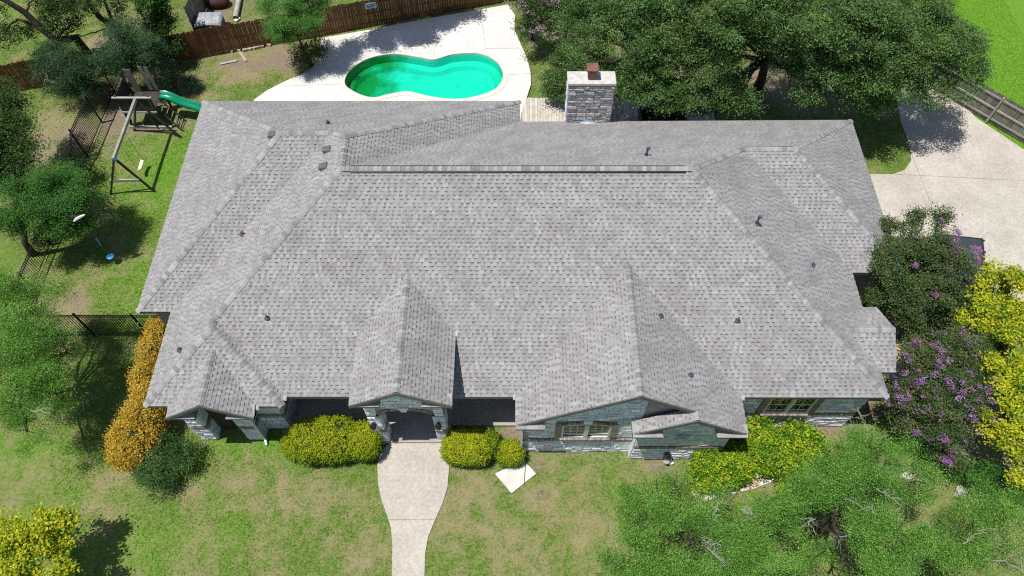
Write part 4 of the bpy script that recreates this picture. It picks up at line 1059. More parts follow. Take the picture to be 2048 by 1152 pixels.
# black iron fences
pk_mesh = {}
def picket_mesh(h):
    k = round(h, 2)
    if k not in pk_mesh:
        m_ = MB(); m_.box((0, 0, h/2+.03), (.024, .024, h-.06)); me = m_.mesh("picket"); me.materials.append(M['iron']); pk_mesh[k] = me
    return pk_mesh[k]
def iron_fence(label, pts, heights, posts, step=0.115):
    """polyline with a height at each point"""
    root = thing("iron_fence", label, "fence", (pts[0][0], pts[0][1], 0))
    for i in range(len(pts)-1):
        a = Vector((*pts[i], 0)); b = Vector((*pts[i+1], 0)); d = b-a; L = d.length; d.normalize(); n = max(1, int(L/step))
        for k in range(n):
            t = (k+.5)/n; h = heights[i]+(heights[i+1]-heights[i])*t; p = a+(b-a)*t
            o = link("picket", picket_mesh(round(h/0.05)*.05), root); o.matrix_basis = Matrix.Translation(p)
        for z0, z1 in ((.12, .12), (heights[i]-.16, heights[i+1]-.16), (heights[i]-.03, heights[i+1]-.03)):
            m_ = MB(); m_.bar(a+V3(0, 0, z0), b+V3(0, 0, z1), .03, .035); m_.build("rail", M['iron'], root)
    for x, y, h in posts:
        m_ = MB(); m_.box((x, y, h/2+.03), (.07, .07, h+.06)); m_.box((x, y, h+.075), (.09, .09, .03)); m_.build("post", M['iron'], root)
    return root
iron_fence("black iron picket fence between the house corner and the left trees", [(-14.35, 15.27), (-15.75, 15.27), (-18.1, 15.27), (-20.4, 15.27), (-21.6, 15.27)], [1.8]*5,
           [(-15.75, 15.27, 1.8), (-18.1, 15.27, 1.8), (-20.4, 15.27, 1.8), (-14.4, 15.27, 1.8)])
ys = [15.3, 17.7, 20.1, 22.4, 24.65]
dip = [(24.65, 1.2), (24.8, 1.27), (25.0, 1.42), (25.2, 1.58), (25.4, 1.72), (25.6, 1.8)]
ptsL = [(-21.6, y) for y in ys]+[(-21.6, y) for y, h in dip[1:]]+[(-21.58, 27.95), (-21.55, 30.2), (-21.5, 31.5)]
hs = [1.2]*5+[h for y, h in dip[1:]]+[1.8, 1.8, 1.8]
iron_fence("tall black iron picket fence with a dipping rail left of the swing set", ptsL, hs, [(-21.6, y, 1.2) for y in ys]+[(-21.6, 25.6, 1.8), (-21.58, 27.95, 1.8), (-21.55, 30.2, 1.8)])

# wooden deck between chimney and patio
dk = thing("wooden_deck", "pale bleached wooden deck boards beside the stone chimney", "deck", (4.5, 28.3, 0))
dmesh = []
for k in range(5):
    m_ = MB(); m_.box((0, 0, 0), (.132, 5.4, .035)); me = m_.mesh("board"); me.materials.append(M['deckwood']); dmesh.append(me)
x = 0.42
while x < 10.4:
    o = link("board", random.choice(dmesh), dk); o.matrix_basis = Matrix.Translation((x, 26.95+random.uniform(-.015, .015), .10+random.uniform(-.004, .004))); x += .142
MB().box((5.3, 29.62, .0), (10.0, .04, .17)).build("rim_joist", M['greywood'], dk)
# dark hot tub style box on the deck under the oaks
tb = thing("planter_box", "dark open wooden box on the shaded deck behind the roof edge", "box", (7.6, 27.7, .12))
for c, d in [((7.6, 27.05, .42), (2.3, .07, .6)), ((7.6, 28.35, .42), (2.3, .07, .6)), ((6.47, 27.7, .42), (.07, 1.23, .6)), ((8.73, 27.7, .42), (.07, 1.23, .6)), ((7.6, 27.7, .2), (2.2, 1.2, .06))]:
    MB().box(c, d).build("side_board", M['darkwood'], tb)

# swing set with tower and slide
sw = thing("swing_set", "weathered wooden play tower with swing beam and green wave slide", "swing set", (-18.8, 26.0, 0))
def part(name, m_, mat, parent=sw, smooth=False): return m_.build(name, mat, parent, smooth)
part("swing_beam", MB().bar((-18.46, 23.15, 2.5), (-18.5, 27.0, 2.5), .12, .15), M['palewood'])
for x, y in ((-19.72, 23.15), (-17.62, 23.3)): part("leg", MB().bar((x, y, 0), (-18.47, 23.24, 2.46), .085), M['darkwood'])
for x, y in ((-19.75, 27.42), (-17.2, 26.9)): part("leg", MB().bar((x, y, 0), (-18.5, 26.95, 2.46), .085), M['darkwood'])
part("crossbar", MB().bar((-19.35, 23.17, .95), (-17.95, 23.22, .95), .06, .14), M['palewood'])
part("bracket", MB().box((-18.46, 23.2, 2.42), (.2, .12, .14)), M['blue'])
tx0, tx1, ty0, ty1 = -19.8, -18.15, 27.55, 28.95
for x, y, h in ((tx0, ty0, 2.25), (tx1, ty0, 2.25), (tx0, ty1, 2.5), (tx1, ty1, 2.9)): part("post", MB().box((x, y, h/2), (.09, .09, h)), M['darkwood'])
pdm = []
for k in range(12):
    part("floor_board", MB().box((tx0+.08+(k+.5)*.125, (ty0+ty1)/2, 1.2), (.118, ty1-ty0, .03)), M['darkwood'])
for k in range(11):
    part("wall_slat", MB().box((tx0+.1+(k+.5)*.136, ty0-.06, 1.66), (.125, .02, .95)), M['darkwood'])
part("top_rail", MB().box(((tx0+tx1)/2, ty0-.07, 2.17), (tx1-tx0+.3, .12, .05)), M['palewood'])
part("lower_rail", MB().box(((tx0+tx1)/2, ty0-.085, 1.2), (tx1-tx0+.1, .05, .09)), M['palewood'])
for x, z in ((-19.42, 2.55), (-18.7, 2.75), (-18.42, 2.7)): part("wall_slat", MB().box((x, ty1, (z+1.25)/2+.1), (.34 if x < -19 else .2, .03, z-1.2)), M['greywood'])
for k in range(8): part("wall_slat", MB().box((tx0-.05, ty0+.1+(k+.5)*.16, 1.66), (.02, .15, .9)), M['darkwood'])
part("crossbar", MB().box((-18.75, 27.35, .28), (2.2, .09, .12)), M['palewood'])
part("side_panel", MB().box((tx0-.08, 27.7, .75), (.05, .45, 1.1), .3), M['tarp'])
part("brace", MB().bar((-18.35, 27.3, .2), (-18.6, 27.4, 1.2), .06), M['darkwood'])
# ladder
for s in (0, 1): part("ladder_rail", MB().bar((-17.2, 27.35+s*.7, 0), (-18.1, 27.65+s*.6, 1.25), .06), M['darkwood'])
for k in range(5):
    t = (k+.7)/5.5; part("rung", MB().bar((-17.2-.9*t, 27.35+.3*t, 1.25*t), (-17.2-.9*t, 28.05+.2*t, 1.25*t), .04), M['greywood'])
# slide: a wavy trough
prof = [(-18.15, 1.32), (-17.85, 1.34), (-17.55, 1.24), (-17.2, 1.02), (-16.85, .86), (-16.5, .76), (-16.15, .60), (-15.8, .40), (-15.45, .22), (-15.1, .14), (-14.9, .14)]
cs = [(-.27, .20), (-.23, .22), (-.20, .02), (0, -.03), (.20, .02), (.23, .22), (.27, .20)]
V = []; Fq = []
nC = len(cs)
for i, (x, z) in enumerate(prof):
    for (s, h) in cs: V.append((x, 28.45-.12*(x+18.15)+s, z+h))
for i, (x, z) in enumerate(prof):
    for (s, h) in cs: V.append((x, 28.45-.12*(x+18.15)+s*1.03, z+h-.03))
nA = len(prof)*nC
for i in range(len(prof)-1):
    for k in range(nC-1):
        a = i*nC+k; Fq.append((a, a+nC, a+nC+1, a+1)); Fq.append((a+nA+1, a+nC+nA+1, a+nC+nA, a+nA))
    for k in (0, nC-1):
        a = i*nC+k; Fq.append((a, a+nC, a+nC+nA, a+nA))
sld = link("slide", np_mesh("slide", V, Fq, smooth=True), sw, M['slide'])
# the hanging swing seat
sg2 = thing("belt_swing", "cream curved swing seat hanging on cords from the play beam", "swing", (-18.48, 24.55, .5))
cv_ = []
m_ = MB()
for k in range(7):
    a = (k-3)/3; y0 = 24.55+a*.34; cv_.append((-18.48+.05*a*a, y0, .42+.10*a*a))
for k in range(6):
    a, b = Vector(cv_[k]), Vector(cv_[k+1]); m_.bar(a, b, .17, .03)
m_.build("seat", M['cream'], sg2)
for p_ in (cv_[0], cv_[-1]):
    MB().tube([p_, (-18.48, p_[1]+.05*(1 if p_[1] > 24.5 else -1), 2.44)], .009, 5).build("cord", M['rope'], sg2)
# disc swing on a rope below the left tree
dz = thing("rope_swing", "blue disc swing on a long rope under the left tree", "swing", (-18.36, 19.12, .5))
m_ = MB(); m_.tube([(-18.36, 19.12, .42), (-18.36, 19.12, .46), (-18.36, 19.12, .49), (-18.36, 19.12, .52)], [.05, .17, .17, .06], 14); m_.build("disc", M['blue'], dz)
MB().tube([(-18.36, 19.12, .5), (-18.37, 19.13, 1.7), (-18.39, 19.15, 3.25)], .014, 5).build("rope", M['rope'], dz)
MB().tube([(-18.363, 19.12, 1.35), (-18.37, 19.13, 1.8)], .03, 6).build("rope_wrap", M['blue'], dz)
MB().tube([(-18.60, 19.02, 3.22), (-18.45, 19.1, 3.30), (-18.3, 19.2, 3.32), (-18.15, 19.28, 3.34)], [.04, .07, .06, .03], 7).build("anchor_wrap", M['white'], dz)

# meter box and things at the front wall
mb_ = thing("meter_box", "black utility meter box low on the white stone wall", "meter box", (5.86, 9.74, .4))
m_ = MB(); m_.box((5.86, 9.70, .62), (.26, .14, .38)); m_.tube([(5.86, 9.70, .76), (5.86, 9.70, .88)], [.13, .05], 10); m_.build("cabinet", M['black'], mb_)
m_ = MB(); m_.tube([(5.86, 9.62, .36), (5.86, 9.62, .40), (5.86, 9.62, .43)], [.11, .13, .09], 14); m_.build("basin", M['palewood'], mb_)
m_ = MB(); m_.tube([(5.86, 9.70, .4), (5.86, 9.70, .0)], .03, 6); m_.build("conduit", M['black'], mb_)
p = at(1341, 924, .05)
tag(MB().box((p[0], p[1], .05), (.17, .22, .1), .4).build("splash_block", M['white']), "small white block lying below the black meter box", "block")
# low retaining edge of pale stones along the front right bed, and brick strips
ed = [at2(*q) for q in [(1385, 998), (1420, 988), (1460, 978), (1500, 969), (1530, 957), (1562, 946), (1600, 942), (1660, 944), (1720, 942), (1790, 944), (1850, 955)]]
eg = thing("stone_edging", "pale stone edging strip curving through the front right bed", "edging", (ed[0][0], ed[0][1], 0))
emesh = []
for k in range(6):
    m_ = MB(); m_.box((0, 0, 0), (.36, .13, .09)); r = random.Random(k); m_.v = [(x+r.uniform(-.015, .015), y+r.uniform(-.012, .012), z+r.uniform(-.012, .012)) for x, y, z in m_.v]
    me = m_.mesh("stone"); me.materials.append(M['lightcon'] if k % 2 else M['tanbrick']); emesh.append(me)
acc = 0
for i in range(len(ed)-1):
    a = Vector((*ed[i], 0)); b = Vector((*ed[i+1], 0)); d = b-a; L = d.length; d.normalize(); n_ = Vector((-d.y, d.x, 0)); k = int(L/.37)+1
    for j in range(k):
        for r_ in range(3):
            p = a+d*((j+.5+(.3 if r_ % 2 else 0))*L/k)+n_*(r_*.15-.15)
            o = link("stone", random.choice(emesh), eg); o.matrix_basis = Matrix.Translation(p+V3(0, 0, .04+random.uniform(-.01, .01))) @ Matrix.Rotation(math.atan2(d.y, d.x)+random.uniform(-.06, .06), 4, 'Z')
bp = thing("brick_path", "tan brick strip path beside the bay at the right wall", "path", (15.7, 13.4, 0))
bmesh_ = []
for k in range(5):
    m_ = MB(); m_.box((0, 0, 0), (.20, .095, .06)); me = m_.mesh("brick"); me.materials.append(M['tanbrick']); bmesh_.append(me)
for j in range(34):
    for i in range(4):
        y = 15.6-j*.105; x = 15.55+i*.21+.10*(j % 2)+(15.6-y)*.05
        o = link("brick", random.choice(bmesh_), bp); o.matrix_basis = Matrix.Translation((x, y, .03+random.uniform(-.004, .004))) @ Matrix.Rotation(random.uniform(-.04, .04), 4, 'Z')
# boulders
def boulder(px, py, s, label, mat='rock', g=None, cat="rock", z=0.0):
    bm = bmesh.new(); bmesh.ops.create_icosphere(bm, subdivisions=2, radius=1); r = random.Random(px)
    for v in bm.verts:
        v.co *= 1+r.uniform(-.22, .18); v.co.x *= s; v.co.y *= s*.8; v.co.z *= s*.55
    me = bpy.data.meshes.new("boulder"); bm.to_mesh(me); bm.free()
    o = link("boulder", me, None, M[mat]); p = at(px, py); o.location = (p[0], p[1], s*.25+z); o.rotation_euler.z = r.uniform(0, 6)
    return tag(o, label, cat, g)
boulder(1556, 1024, .32, "pale rough rock showing through the feathery tree near the stone edging", g="rocks in the front right bed")
boulder(1496, 1022, .26, "grey flat rock left of the pale rough rock under the feathery tree", g="rocks in the front right bed")
boulder(1920, 985, .3, "pale rock at the edge of the bed under the right hand trees", g="rocks in the front right bed")
boulder(408, 893, .09, "tiny pale stone on bare earth by the side porch column", g="loose stones")
boulder(662, 76, .14, "small round stone at the foot of the pool tree by the brown fence", g="loose stones")
for i, (px, py, wd) in enumerate([(463, 102, .22), (478, 101, .16), (489, 100, .2), (498, 98, .24), (507, 96, .2), (515, 94, .24), (524, 92, .22), (537, 89, .3)]):
    p = at(px, py, .06); m_ = MB(); m_.box((0, 0, 0), (wd, .16, .13)); o = m_.build("paver", M['tanbrick'] if i % 2 else M['rock'])
    o.location = (p[0], p[1], .06); o.rotation_euler.z = random.uniform(-.4, .6); tag(o, ["leftmost pale paver at the left end of the row below the brown fence", "narrow tan paver second from the left end of the fence row", "pale paver third from the left in the fence row", "tan paver left of the middle of the fence row", "pale paver right of the middle of the fence row", "tan paver third from the right end of the fence row", "pale paver second from the right end of the fence row", "long tan paver at the right end of the fence row"][i], "paver", "loose pavers along the brown fence")
for a, b, lab in [((440, 128), (474, 121), "grey loose plank lying on bare ground below the brown fence"), ((478, 102), (492, 122), "short pale plank lying beside the row of loose pavers")]:
    p, q = at(*a, .03), at(*b, .03); o = MB().bar((p[0], p[1], .03), (q[0], q[1], .03), .14, .03).build("plank", M['palewood']); tag(o, lab, "plank")

# neighbour's junk behind the brown fence
c = at(420, 44, .5)
jb = thing("junk_crate", "grey tarp covered crate behind the brown fence", "crate", (c[0], c[1], 0))
MB().box((c[0], c[1], .4), (1.35, .95, .75), .06).build("crate", M['greywood'], jb)
bm = bmesh.new(); bmesh.ops.create_grid(bm, x_segments=22, y_segments=16, size=.5)
for v in bm.verts:
    x, y = v.co.x*1.5, v.co.y*1.1; e = max(abs(x)-.64, 0)*4+max(abs(y)-.44, 0)*4
    v.co = (x, y, .12*float(fbm(x+3, y+9, .35, 4))+.16*math.exp(-((x-.02)**2+(y-.12)**2)/.05)-e*.35)
me = bpy.data.meshes.new("tarp"); bm.to_mesh(me); bm.free(); me.shade_smooth()
o = link("tarp", me, jb, M['greytarp']); o.matrix_basis = Matrix.Translation((c[0], c[1], .79)) @ Matrix.Rotation(.06, 4, 'Z')
c = at(430, 6, .3); bm = bmesh.new(); bmesh.ops.create_icosphere(bm, subdivisions=3, radius=1)
for v in bm.verts: v.co = (v.co.x*.8, v.co.y*.5, v.co.z*.35*(1+.4*(float(vnoise(v.co.x*3+5, v.co.y*3, 1, 3))-.5)))
me = bpy.data.meshes.new("red_bundle"); bm.to_mesh(me); bm.free(); o = link("red_bundle", me, None, M['redtarp']); o.location = (c[0], c[1]+.2, .3)
tag(o, "dark red heap of cloth beyond the grey crate behind the brown fence", "heap")
a, b = at(471, 36, .15), at(481, -14, .15)
pp = thing("drain_pipe", "long pale grey pipe lying behind the brown fence beside the crate", "pipe", (a[0], a[1], 0))
MB().tube([(a[0], a[1], .16), ((a[0]*2+b[0])/3, (a[1]*2+b[1])/3, .16), (b[0], b[1], .16)], .145, 12, cap=False).build("pipe", M['palewood'], pp)
MB().tube([(a[0], a[1], .16), (a[0]+.002, a[1]+.02, .16)], .12, 12).build("pipe_mouth", M['black'], pp)  # black disc painted in for the dark hollow of the pipe
a, b = at(470, 42, .06), at(478, 35, .06); tag(MB().bar((a[0], a[1], .06), (b[0], b[1], .06), .22, .06).build("plank", M['white']), "short white plank at the end of the grey pipe behind the brown fence", "plank")
# covered trailer on the driveway
tr = thing("utility_trailer", "flat dark tarp covered trailer on the driveway behind the flowering shrub", "trailer", (20.4, 19.0, 0))
x0, y0 = 18.9, 17.9
cxs = [at2(1930, 472, .75), at2(1967, 476, .75), at2(1974, 545, .75)]
pA, pB, pC = (Vector((*q, 0)) for q in cxs); ux = (pB-pA).normalized(); uy = (pC-pB).normalized()
pA2 = pB-ux*2.0; pD2 = pB+uy*2.9-ux*2.0; pC2 = pB+uy*2.9
ctr = (pB+pD2)/2
MB().prism([(p.x, p.y) for p in (pA2, pB, pC2, pD2)], .38, .72).build("bed", M['iron'], tr)
inn = [ctr+(p-ctr)*1.01 for p in (pA2, pB, pC2, pD2)]
bm = bmesh.new(); gv = {}
for i in range(17):
    for j in range(21):
        s, t = i/16, j/20; p = inn[0]*(1-s)*(1-t)+inn[1]*s*(1-t)+inn[2]*s*t+inn[3]*(1-s)*t
        zz = .745+.05*math.sin(math.pi*s)*math.sin(math.pi*t)+.02*float(vnoise(p.x, p.y, .4, 5))
        if i in (0, 16) or j in (0, 20): zz = .66
        gv[i, j] = bm.verts.new((p.x, p.y, zz))
for i in range(16):
    for j in range(20): bm.faces.new((gv[i, j], gv[i, j+1], gv[i+1, j+1], gv[i+1, j]))
bmesh.ops.recalc_face_normals(bm, faces=bm.faces); me = bpy.data.meshes.new("tarp_cover"); bm.to_mesh(me); bm.free(); link("tarp_cover", me, tr, M['tarp'])
for k in range(5):
    p = pB+uy*(.1+k*.66)+ux*.03; MB().box((p.x, p.y, .68), (.08, .06, .08)).build("hook", M['black'], tr)
for s in (-.07, 1.07):
    p = pA2*(1-s)+pB*s+uy*1.5; q = p+ux*.1; MB().tube([(p.x, p.y, .3), (q.x, q.y, .3)], .3, 16).build("wheel", M['black'], tr)
# pale utility boxes between the flowering shrub and the yellow tree
for (px, py, s, lab) in [(1966, 604, .62, "pale concrete utility block between the flowering shrub and yellow tree"), (1938, 613, .4, "low pale kerb stone left of the concrete utility block")]:
    p = at(px, py, .4); m_ = MB(); m_.box((p[0], p[1], .22), (s, .5 if s > .5 else .2, .44), -.15); o = m_.build("utility_block", M['lightcon']); tag(o, lab, "block")
# ring of dug earth with stones at the lawn
M['dirtstone'] = pmat('earthy_stone', (.16, .12, .09), (.28, .22, .17), 6, .95)
rg = thing("stone_ring", "small sunken ring of stones in the front lawn near the cracked slab", "stone ring", (*at2(1085, 990), 0))
for k in range(9):
    a = 2*math.pi*k/9; c = at(1085, 990); bm = bmesh.new(); bmesh.ops.create_icosphere(bm, subdivisions=1, radius=1)
    for v in bm.verts: v.co = (v.co.x*.05*(1+random.uniform(-.4, .4)), v.co.y*.04, v.co.z*.02)
    me = bpy.data.meshes.new("stone"); bm.to_mesh(me); bm.free(); o = link("stone", me, rg, M['dirtstone']); o.matrix_basis = Matrix.Translation((c[0]+math.cos(a)*.19, c[1]+math.sin(a)*.17, .01))

# ================================================================== PLANTS
def leaf_quads(C, size, aspect, upb, tint, axis_bias=None, rng=RNG):
    n = len(C)
    N = rng.normal(size=(n, 3)); N /= np.linalg.norm(N, axis=1)[:, None]+1e-9; N[:, 2] = np.abs(N[:, 2])*1.0+upb; N /= np.linalg.norm(N, axis=1)[:, None]
    A_ = rng.normal(size=(n, 3))
    if axis_bias is not None: A_ = A_*0.6+axis_bias
    A_ -= N*np.sum(A_*N, 1)[:, None]; A_ /= np.linalg.norm(A_, axis=1)[:, None]+1e-9
    S = np.cross(N, A_); L = (size*rng.uniform(.65, 1.35, n))[:, None]
    V = np.empty((n, 4, 3)); V[:, 0] = C-A_*L*.5; V[:, 1] = C+S*L*aspect*.5+A_*L*.06; V[:, 2] = C+A_*L*.5; V[:, 3] = C-S*L*aspect*.5+A_*L*.06
    F = np.arange(n*4).reshape(n, 4)
    return V.reshape(-1, 3), F, tint
def blob_points(blobs, n, rng=RNG, shell=(0.55, 1.0), under=0.45, sq=2.0):
    w_ = np.array([b[1][0]*b[1][1]+b[1][0]*b[1][2] for b in blobs], float); w_ /= w_.sum()
    idx = rng.choice(len(blobs), n, p=w_)
    D = rng.normal(size=(n, 3)); D /= np.linalg.norm(D, axis=1)[:, None]
    fl = (D[:, 2] < 0) & (rng.random(n) > under); D[fl, 2] *= -1
    R = shell[0]+(shell[1]-shell[0])*rng.random(n)**0.6
    if sq != 2: D = D/(np.sum(np.abs(D)**sq, 1)**(1/sq))[:, None]
    c = np.array([b[0] for b in blobs], float)[idx]; r = np.array([b[1] for b in blobs], float)[idx]
    return c+D*r*R[:, None], D, idx
def foliage(name, parent, mat, blobs, clumps, per, spread, size, aspect=.5, upb=.35, flat=.55, shell=(.55, 1.0), under=.45, tvar=.55, droop=0.0, outb=0.0, tshift=0.0, rng=RNG, sq=2.0, topt=0.0):
    Cc, D, idx = blob_points(blobs, clumps, rng, shell, under, sq)
    n = clumps*per
    sp = spread*rng.uniform(.6, 1.4, clumps)
    off = rng.normal(size=(clumps, per, 3))*sp[:, None, None]; off[:, :, 2] *= flat
    if droop: off[:, :, 2] -= droop*np.hypot(off[:, :, 0], off[:, :, 1])
    C = (Cc[:, None, :]+off).reshape(-1, 3)
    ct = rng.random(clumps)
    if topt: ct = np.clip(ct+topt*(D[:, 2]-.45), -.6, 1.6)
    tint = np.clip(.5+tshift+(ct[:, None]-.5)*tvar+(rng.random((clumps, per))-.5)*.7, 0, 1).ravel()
    keep = C[:, 2] > 0.03
    ab = None
    if outb: ab = (np.repeat(D, per, 0)*outb)[keep]
    V, F, t = leaf_quads(C[keep], size, aspect, upb, tint[keep], ab, rng)
    return link(name, np_mesh(name, V, F, t), parent, LM[mat]), Cc, D
def limb(m_, a, b, r0, r1, n=5, wob=.12, seg=5, rnd=random):
    a, b = Vector(a), Vector(b); L = (b-a).length; pts = []; rr = []
    for i in range(seg+1):
        t = i/seg; p = a.lerp(b, t); k = L*wob*math.sin(math.pi*t)
        pts.append(p+Vector((rnd.uniform(-k, k), rnd.uniform(-k, k), rnd.uniform(-k, k)*.5+k*.3))); rr.append(r0+(r1-r0)*t)
    m_.tube(pts, rr, n); return pts
def lumps(blobs, k=12, rng=RNG, rs=(.2, .34), core=.55):
    out = []
    for c, r in blobs:
        for i in range(k):
            d = rng.normal(size=3); d /= np.linalg.norm(d)
            if d[2] < -.25: d[2] *= -.7
            q = rng.uniform(.55, 1.0); s_ = rng.uniform(*rs)
            out.append(((c[0]+d[0]*r[0]*q, c[1]+d[1]*r[1]*q, c[2]+d[2]*r[2]*q), (r[0]*s_, r[1]*s_, max(.12, r[2]*s_*.7))))
        if core: out.append(((c[0], c[1], c[2]-r[2]*.15), (r[0]*core, r[1]*core, r[2]*core)))
    return out
def twig_spray(t_, p, d, L, r):
    pts = limb(t_, p, Vector(p)+d*L, r, r*.35, 4, .12, 6)
    for k in range(random.randint(4, 7)):
        q = pts[random.randint(1, len(pts)-1)]; dd = (d*.7+Vector((random.uniform(-1, 1), random.uniform(-1, 1), random.uniform(-.3, .5)))).normalized()
        e = limb(t_, q, q+dd*L*random.uniform(.25, .55), r*.5, r*.2, 4, .15, 4)
        for j in range(2):
            dd2 = (dd+Vector((random.uniform(-.9, .9), random.uniform(-.9, .9), random.uniform(-.3, .4)))).normalized()
            limb(t_, e[random.randint(2, 4)], e[-1]+dd2*L*.18, r*.25, r*.12, 3, .15, 3)
def tree(name, label, cat, base, trunk, r0, blobs, mat, clumps, per, spread, size, group=None, bark='bark', twigs=0, nl=9, lump=12, rs=(.2, .34), core=.55, **kw):
    """trunk: points above the base; limbs fork from its top to every blob"""
    root = thing(name, label, cat, (base[0], base[1], 0), group)
    if mat is not None and clumps:
        kw.setdefault('shell', (.3, 1.0)); o, Cc, D = foliage("crown", root, mat, lumps(blobs, lump, RNG, rs, core), clumps, per, spread, size, **kw)
    m_ = MB(); pts = [Vector((base[0], base[1], -.1))]+[Vector(p) for p in trunk]
    n = len(pts); m_.tube(pts, [r0*(1.25 if i == 0 else 1-.45*i/(n-1)) for i in range(n)], 8)
    top = pts[-1]
    for (c, r) in blobs:
        q = limb(m_, top, Vector(c)-Vector((0, 0, r[2]*.25)), r0*.5, r0*.16, 6, .08)
        end = q[-1]
        for k in range(nl):
            a = random.uniform(0, 2*math.pi); e = Vector((c[0]+math.cos(a)*r[0]*random.uniform(.45, .9), c[1]+math.sin(a)*r[1]*random.uniform(.45, .9), c[2]+r[2]*random.uniform(-.3, .65)))
            limb(m_, q[random.choice((-1, -2, -3))], e, r0*.13, .008, 4, .12, 4)
    m_.build("trunk", M[bark], root, True)
    if twigs:
        t_ = MB(); ns = max(2, twigs//6); Cc, D, idx = blob_points(blobs, ns, RNG, (.85, 1.0), .0)
        for k in range(ns):
            d = Vector((D[k][0], D[k][1], .15)).normalized(); twig_spray(t_, Vector(Cc[k])-d*.2, d, random.uniform(.5, 1.2), .016)
        t_.build("bare_twig", M['palebark'], root)["kind"] = 'stuff'
    return root
def B(px, py, z, rx, ry=None, rz=None):
    p = at(px, py, z); ry = ry or rx; rz = rz or rx*.75
    return ((float(p[0]), float(p[1]), z), (rx, ry, rz))

# --- the big oaks at the top right
oakL = [B(1250, 60, 5.6, 2.5, 2.4, 2.0), B(1180, 130, 4.2, 1.3, 1.5, 1.2), B(1320, 105, 4.8, 2.1, 2.0, 1.7), B(1250, 165, 3.3, 1.3, 1.2, 1.0), B(1340, 185, 3.0, 1.5, 1.1, 1.0), B(1220, 10, 5.5, 2.6, 2.4, 2.0), B(1340, 20, 6.4, 2.4, 2.4, 1.8), B(1410, 120, 4.4, 1.5, 1.6, 1.3), B(1265, 175, 4.2, 1.4, 1.1, .9), B(1345, 190, 3.9, 1.5, 1.0, .9), B(1300, 140, 4.8, 1.5, 1.2, 1.0), B(1160, 55, 4.4, 1.3, 1.5, 1.2)]
tree("oak_tree", "dense dark oak standing directly behind the stone chimney", "tree", (6.2, 31.0), [(6.3, 30.8, 1.2), (6.6, 30.4, 2.4)], .26, oakL, 'oak', 2700, 44, .17, .092, aspect=.55, upb=.45, flat=.5, tvar=.7, nl=8, lump=17, rs=(.17, .28), core=.82)
oakM = [B(1450, 30, 6.6, 2.5, 2.4, 1.9), B(1430, 105, 5.0, 1.8, 1.8, 1.4), B(1540, 20, 6.8, 2.4, 2.4, 1.9), B(1450, 175, 3.6, 1.4, 1.1, 1.0), B(1500, 60, 5.8, 2.2, 2.0, 1.5), B(1400, 205, 2.6, 1.1, .9, .8), B(1430, 190, 3.9, 1.4, 1.0, .9), B(1480, 205, 3.2, 1.2, .8, .8), B(1575, 90, 5.2, 1.5, 1.5, 1.2), B(1560, 60, 5.6, 1.8, 1.6, 1.3), B(1600, 140, 4.4, 1.2, 1.2, 1.0), ((13.2, 31.0, 8.2), (2.6, 2.2, 1.0)), ((15.8, 31.4, 8.0), (2.2, 2.0, 1.0))]  # last two blobs sit out of view, added to shade the ground below
tree("oak_tree", "middle oak with a dark gap and leaning trunk showing in its crown", "tree", (12.9, 30.2), [(12.8, 29.7, 1.3), (12.5, 29.2, 2.6), (12.3, 28.9, 3.4)], .28, oakM, 'oak', 2600, 44, .17, .092, aspect=.55, upb=.45, flat=.5, tvar=.7, twigs=26, nl=8, lump=17, rs=(.17, .28), core=.82)
oakR = [B(1660, 40, 6.4, 2.7, 2.5, 2.0), B(1770, 60, 6.0, 2.7, 2.5, 2.0), B(1870, 80, 5.2, 2.1, 2.2, 1.7), B(1925, 130, 4.3, 1.3, 1.6, 1.2), B(1660, 130, 4.6, 1.7, 1.6, 1.3), B(1770, 150, 4.6, 2.1, 1.8, 1.5), B(1860, 185, 3.6, 1.4, 1.2, 1.0), B(1620, 185, 3.4, 1.2, 1.0, .9), B(1750, 205, 3.0, 1.3, 1.0, .9), B(1840, 10, 5.8, 2.0, 2.0, 1.6), B(1710, 95, 5.2, 1.7, 1.6, 1.3), B(1815, 115, 5.0, 1.7, 1.6, 1.3), B(1700, 175, 3.8, 1.3, 1.1, 1.0), B(1720, 0, 6.4, 2.3, 2.2, 1.7)]
tree("oak_tree", "spreading oak with pale dead twigs beside the grey fence and driveway", "tree", (18.6, 31.4), [(18.6, 31.1, 1.3), (18.4, 30.7, 2.6)], .27, oakR, 'oak', 3100, 44, .17, .092, aspect=.55, upb=.45, flat=.5, tvar=.7, tshift=.05, twigs=40, nl=8, lump=17, rs=(.17, .28), core=.82)
tree("shrub", "leafy dark shrub between the small lawn and the stone chimney", "shrub", (3.0, 30.0), [(3.0, 30, .4)], .05, [B(1112, 172, 1.0, .9, .9, .9), B(1125, 190, .9, .7, .5, .7), B(1128, 130, 1.6, .8, .8, .9)], 'oak', 260, 40, .17, .09, aspect=.55, nl=4)
# --- pale pink crape myrtle at the pool corner
pkb = [B(1075, 8, 3.2, 1.2, 1.2, .9), B(1040, 0, 2.6, .8, .8, .7), B(1120, 25, 3.0, 1.0, .9, .8), B(1060, 45, 2.3, .8, .8, .5), B(1110, 60, 2.4, .9, .8, .6)]
pk = tree("crape_myrtle", "flowering tree with pale pink blossoms at the corner of the pool patio", "tree", at2(1066, 78), [(*at2(1062, 62, .8), .8), (*at2(1062, 50, 1.5), 1.5)], .07, pkb, 'dark', 480, 40, .2, .09, nl=6)
foliage("blossom", pk, 'pink', pkb, 150, 26, .09, .05, .8, shell=(.9, 1.06), under=.1)[0]["kind"] = 'stuff'
